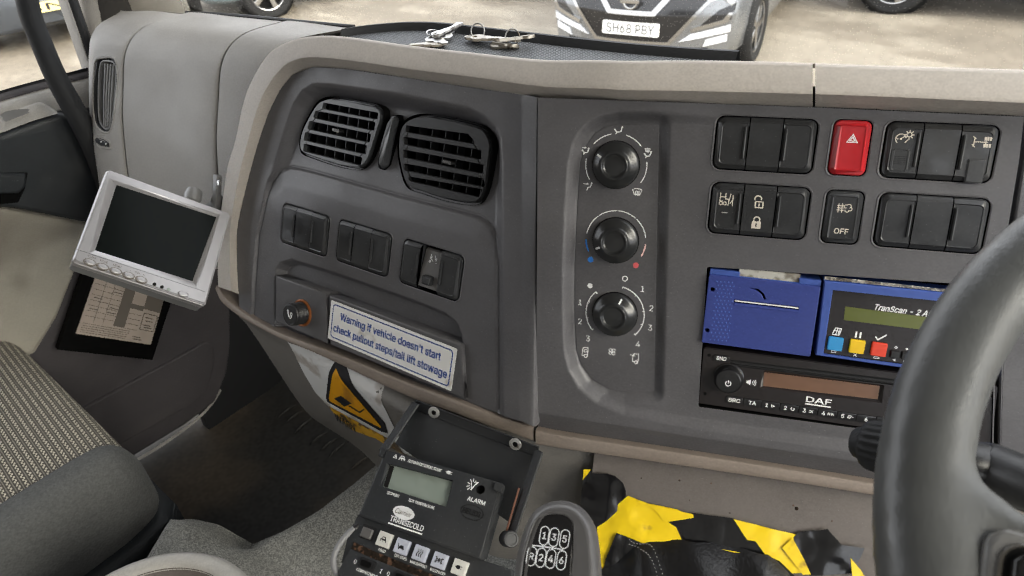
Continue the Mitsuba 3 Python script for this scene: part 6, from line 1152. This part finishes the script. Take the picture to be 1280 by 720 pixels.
pc = FWH.at(-0.1525, -0.1015, 0.009, 12)
add(wh, 'control_pad', slab(rrect(0.064, 0.064, 0.011), 0.008, -0.02, 0.004, 4), 'silver_dark', pc)
add(wh, 'pad_frame', slab(rrect(0.053, 0.053, 0.010), 0.0095, 0.0, 0.0012, 2), 'chrome', pc.at(0, 0, 0))
add(wh, 'pad_recess', slab(rrect(0.050, 0.050, 0.0088), 0.0098, 0.0, 0.0004, 2), 'deep_black', pc.at(0, 0, 0))
b = add(wh, 'pad_button', slab(rrect(0.045, 0.045, 0.007), 0.0125, 0.0, 0.0025, 3), 'gloss_black', pc.at(0, 0, 0))
for p, s in (((-0.004, 0.011), strokes(sc([[(-2, 0), (2, 0)], [(0, -2), (0, 2)]]), 1.1 * mm)), ((-0.004, -0.012), Polygon([(-2.4 * mm, -1.4 * mm), (2.4 * mm, -1.4 * mm), (0, 2.0 * mm)]))):
    add(b, 'symbol', print_on(s), 'print_white', pc.at(-0.008 + p[0], p[1], 0.0127))

# ------------------------------------------------------------------ the rest of the cab, which shades the interior
cabin = thing('cab_shell', 'pale lined roof and rear wall of the cab around the driver', 'cab')
add(cabin, 'roof', trimesh.creation.box((2.36, 1.34, 0.05), T4 and np.array([[1, 0, 0, -0.40], [0, 1, 0, 0.02], [0, 0, 1, 2.88], [0, 0, 0, 1.0]])), 'headliner')
def wallbox(name, w, d, h, x, y, z, mat): add(cabin, name, cuboid(w, d, h, 0, (x, y, z)), mat)
wallbox('rear_wall', 2.36, 0.05, 1.68, -0.40, -0.68, 2.02, 'headliner'); wallbox('right_door', 0.05, 1.7, 0.86, 0.76, 0.15, 1.62, 'door_lower'); wallbox('added_visor', 2.1, 0.03, 0.17, -0.38, 0.68, 2.775, 'door_dark')  # the visor is unseen, added to keep sky reflection off the monitor screen
add(cabin, 'front_wall', trimesh.creation.box((2.3, 0.05, 0.85), np.array([[1, 0, 0, -0.38], [0, 1, 0, 1.0], [0, 0, 1, 1.55], [0, 0, 0, 1.0]])), 'deep_black')
add(cabin, 'door_pillar', trimesh.creation.box((0.06, 0.22, 1.8), np.array([[1, 0, 0, -1.52], [0, 1, 0, -0.62], [0, 0, 1, 2.1], [0, 0, 0, 1.0]])), 'pillar')
add(cabin, 'right_pillar', trimesh.creation.box((0.06, 0.10, 1.0), np.array([[1, 0, 0, 0.74], [0, 1, 0, 0.66], [0, 0, 1, 2.5], [0, 0, 0, 1.0]])), 'pillar')

# ------------------------------------------------------------------ the yard outside
setting('ground', grid_mesh(np.array([[(x, y, 0.0) for x in (-260.0, -40, -12, 0, 12, 260)] for y in (-160.0, -20, 0, 8, 30, 260)])), 'ground', True)

def car(name, label, cat_, loc, heading, paint, suv=False, detail=False, plate=None):
    """A parked car; local x forward, y left, z up, origin on the ground under its middle."""
    t = thing(name, label, cat_, 'cars parked in the yard')
    c, s = math.cos(heading), math.sin(heading)
    f = Frame((loc[0], loc[1], 0.0), (c, s, 0), (-s, c, 0))
    Lc, Wc, Hc = (4.4, 1.80, 1.60) if suv else (4.3, 1.76, 1.46)
    hx = Lc / 2
    # body: sections along the length; (x, half width, sill z, belt z)
    secs = [(-hx, 0.62, 0.42, 0.80), (-hx + 0.10, 0.80, 0.30, 0.98), (-hx + 0.5, 0.88, 0.24, 1.02), (-0.6, 0.90, 0.22, 1.00), (0.7, 0.90, 0.22, 0.98), (hx - 0.75, 0.89, 0.22, 0.92), (hx - 0.35, 0.86, 0.22, 0.86), (hx - 0.20, 0.76, 0.24, 0.80), (hx - 0.10, 0.55, 0.26, 0.72), (hx - 0.02, 0.22, 0.32, 0.60)]
    rows = []
    for x, w, z0, z1 in secs:
        w *= Wc / 1.8; a = []
        for k, (u, v) in enumerate(((0, 0), (0.85, 0), (0.98, 0.08), (1.0, 0.35), (0.985, 0.62), (0.93, 0.86), (0.80, 0.97), (0.4, 1.03), (0, 1.045))): a.append((x, w * u, z0 + (z1 - z0) * v))
        rows.append(a + [(p[0], -p[1], p[2]) for p in a[::-1][1:-1]])
    g = np.array(rows); g = np.stack([curve_at(g[:, k], 48, np.array([q[0] for q in secs])) for k in range(g.shape[1])], 1)
    caps = np.concatenate([g[:1] * 0 + g[:1].mean(1, keepdims=True), g, g[-1:] * 0 + g[-1:].mean(1, keepdims=True)])
    add(t, 'body', f.put(grid_mesh(caps, True)), paint, smooth=45)
    cabs = [(-hx + 0.35, 0.70, 0.98), (-hx + 0.75, 0.62, Hc - 0.10), (-0.5, 0.60, Hc), (0.35, 0.58, Hc - 0.03), (1.25, 0.70, 0.94)]
    rows = [[(x, w * Wc / 1.8 * 1.15, 0.94), (x, w * Wc / 1.8, max(z - 0.06, 0.95)), (x, w * 0.8, z), (x, 0, z + 0.015), (x, -w * 0.8, z), (x, -w * Wc / 1.8, max(z - 0.06, 0.95)), (x, -w * Wc / 1.8 * 1.15, 0.94)] for x, w, z in cabs]
    g = np.array(rows); g = np.stack([curve_at(g[:, k], 30, np.array([q[0] for q in cabs])) for k in range(7)], 1)
    add(t, 'window_band', f.put(grid_mesh(g)), 'car_glass', smooth=45)
    g2 = np.array([[(x, y, z + 0.012 - 0.02 * (y / 0.6) ** 2) for y in (-0.52, 0.0, 0.52)] for x, z in ((-hx + 0.80, Hc - 0.09), (-0.5, Hc), (0.32, Hc - 0.03))])
    add(t, 'roof', f.put(grid_mesh(np.stack([curve_at(g2[:, k], 16, np.array([0, 1, 2.0])) for k in range(3)], 1))), paint, smooth=True)
    for x in (-hx + 0.82, hx - 0.86):
        for y in (-1, 1):
            wf = Frame(f.pt(x, y * (Wc / 2 - 0.10), 0.335), np.array(f.u), np.array((0, 0, 1.0))) if y < 0 else Frame(f.pt(x, y * (Wc / 2 - 0.10), 0.335), -np.array(f.u), np.array((0, 0, 1.0)))
            kw = add(t, 'wheel', wf.put(lathe([(0.20, 0.085), (0.23, 0.118), (0.30, 0.125), (0.33, 0.10), (0.338, 0.06), (0.338, -0.08), (0.30, -0.10), (0.0, -0.10)], 40)), 'tyre', smooth=40)
            spokes = []
            for k in range(5):
                q = slab(Polygon([(0.03, -0.022), (0.225, -0.038), (0.225, 0.038), (0.03, 0.022)]), 0.10, 0.05, 0.01); q.apply_transform(trimesh.transformations.rotation_matrix(k * 2 * math.pi / 5, (0, 0, 1))); spokes.append(q)
            add(kw, 'rim', wf.put(cat(*spokes, lathe([(0.215, 0.04), (0.215, 0.108), (0.235, 0.115), (0.235, 0.05)], 40), lathe([(0.0, 0.108), (0.05, 0.10), (0.05, 0.04)], 20))), 'chrome')
            add(kw, 'wheel_arch', wf.put(lathe([(0.0, 0.02), (0.385, 0.02), (0.385, -0.12)], 40)), 'deep_black')
    if plate:
        pf = Frame(f.pt(hx + 0.018, 0, 0.50), np.array(f.v), np.array((0.0, 0.0, 1.0)) - 0.10 * np.array(f.u))
        kp_ = add(t, 'number_plate', pf.put(slab(rrect(0.52, 0.111, 0.012), 0.006, -0.02, 0.001)), 'plate_white' if detail else 'plate_yellow')
        add(kp_, 'characters', pf.put(lettering(plate, 0.076, 0.44, bold=False).apply_translation((0, 0, 0.0062))), 'print_black')
    if detail:
        def onf(u, v, x): return f.pt(x, u, v)
        def chunk(nm, pts, x, th, mat, par=t):
            """A moulded piece on the car's front: outline (across, up), following the curve of the bumper."""
            p = Polygon(pts); p = p if p.is_valid else p.buffer(0)
            m = field(p, lambda v: x - 0.30 * v[:, 0] ** 2 - 0.55 * np.maximum(v[:, 1] - 0.62, 0) ** 1.2 + th, 0.02)
            q = np.array(m.vertices); m2 = trimesh.Trimesh(np.vstack([np.c_[q[:, 2], q[:, 0], q[:, 1]]]), m.faces, process=False)
            e = wall(p, 0.0, 1.0); ev = np.array(e.vertices); dep = x - 0.30 * ev[:, 0] ** 2 - 0.55 * np.maximum(ev[:, 1] - 0.62, 0) ** 1.2 + th - 0.06 * (1 - ev[:, 2])
            e2 = trimesh.Trimesh(np.c_[dep, ev[:, 0], ev[:, 1]], e.faces, process=False)
            return add(par, nm, f.put(cat(m2, e2)), mat, smooth=30)
        sy = lambda pts: [(-u, v) for u, v in pts][::-1]
        chunk('bumper', [(-0.80, 0.30), (-0.55, 0.22), (0.55, 0.22), (0.80, 0.30), (0.84, 0.62), (0.70, 0.78), (-0.70, 0.78), (-0.84, 0.62)], hx + 0.005, 0.0, paint)
        chunk('grille', [(-0.33, 0.40), (0.33, 0.40), (0.62, 0.74), (0.55, 0.82), (-0.55, 0.82), (-0.62, 0.74)], hx + 0.005, 0.006, 'gloss_black')
        for side in (lambda q: q, sy):
            chunk('grille_strip', side([(0.0, 0.615), (0.215, 0.615), (0.40, 0.83), (0.335, 0.83), (0.185, 0.655), (0.0, 0.655)]), hx + 0.005, 0.022, 'chrome')
            chunk('lower_strip', side([(0.0, 0.375), (0.35, 0.375), (0.66, 0.74), (0.625, 0.74), (0.33, 0.40), (0.0, 0.40)]), hx + 0.005, 0.016, 'chrome')
            chunk('headlight', side([(0.62, 0.72), (0.86, 0.78), (0.85, 0.88), (0.66, 0.84)]), hx + 0.0, 0.02, 'lamp')
            chunk('fog_lamp_recess', side([(0.55, 0.50), (0.82, 0.58), (0.83, 0.70), (0.72, 0.66)]), hx + 0.0, 0.010, 'gloss_black')
            chunk('lamp_strip', side([(0.52, 0.485), (0.80, 0.56), (0.83, 0.64), (0.80, 0.64), (0.76, 0.585), (0.52, 0.52)]), hx + 0.0, 0.022, 'chrome')
            chunk('skid_strip', side([(0.42, 0.40), (0.82, 0.48), (0.82, 0.54), (0.52, 0.47)]), hx + 0.0, 0.016, 'lamp')
            chunk('fog_lamp', side([(0.62, 0.36), (0.80, 0.40), (0.80, 0.46), (0.64, 0.42)]), hx + 0.0, 0.014, 'lamp')
        chunk('lower_grille', [(-0.60, 0.26), (0.60, 0.26), (0.66, 0.35), (-0.66, 0.35)], hx + 0.005, 0.008, 'deep_black')
        ef = Frame(f.pt(hx + 0.035, 0, 0.735), np.array(f.v), np.array((0.0, 0.0, 1.0)))
        add(t, 'badge', ef.put(cat(ring(0.062, 0.009), slab(box(-0.085, -0.016, 0.085, 0.016), 0.012, 0.0, 0.002))), 'chrome', smooth=30)
    return t
car('parked_car', 'silver car with a white number plate, seen through the windscreen above the keys', 'car', (-4.07, 7.75), math.radians(-78), 'car_silver', True, True, 'SH68 PBY')
car('parked_car', 'dark teal car side-on in the far left corner of the windscreen', 'car', (-9.25, 6.75), math.radians(75), 'car_teal')
car('parked_car', 'dark car with a yellow number plate seen through the left door window', 'car', (-12.2, 3.77), math.radians(-17), 'car_dark', plate='SN')
car('parked_car', 'dark car behind the windscreen just left of the silver car', 'car', (-7.2, 9.2), math.radians(-65), 'car_dark')
car('parked_car', 'dark car in the top right corner of the windscreen', 'car', (-1.2, 9.75), math.radians(10), 'car_dark')
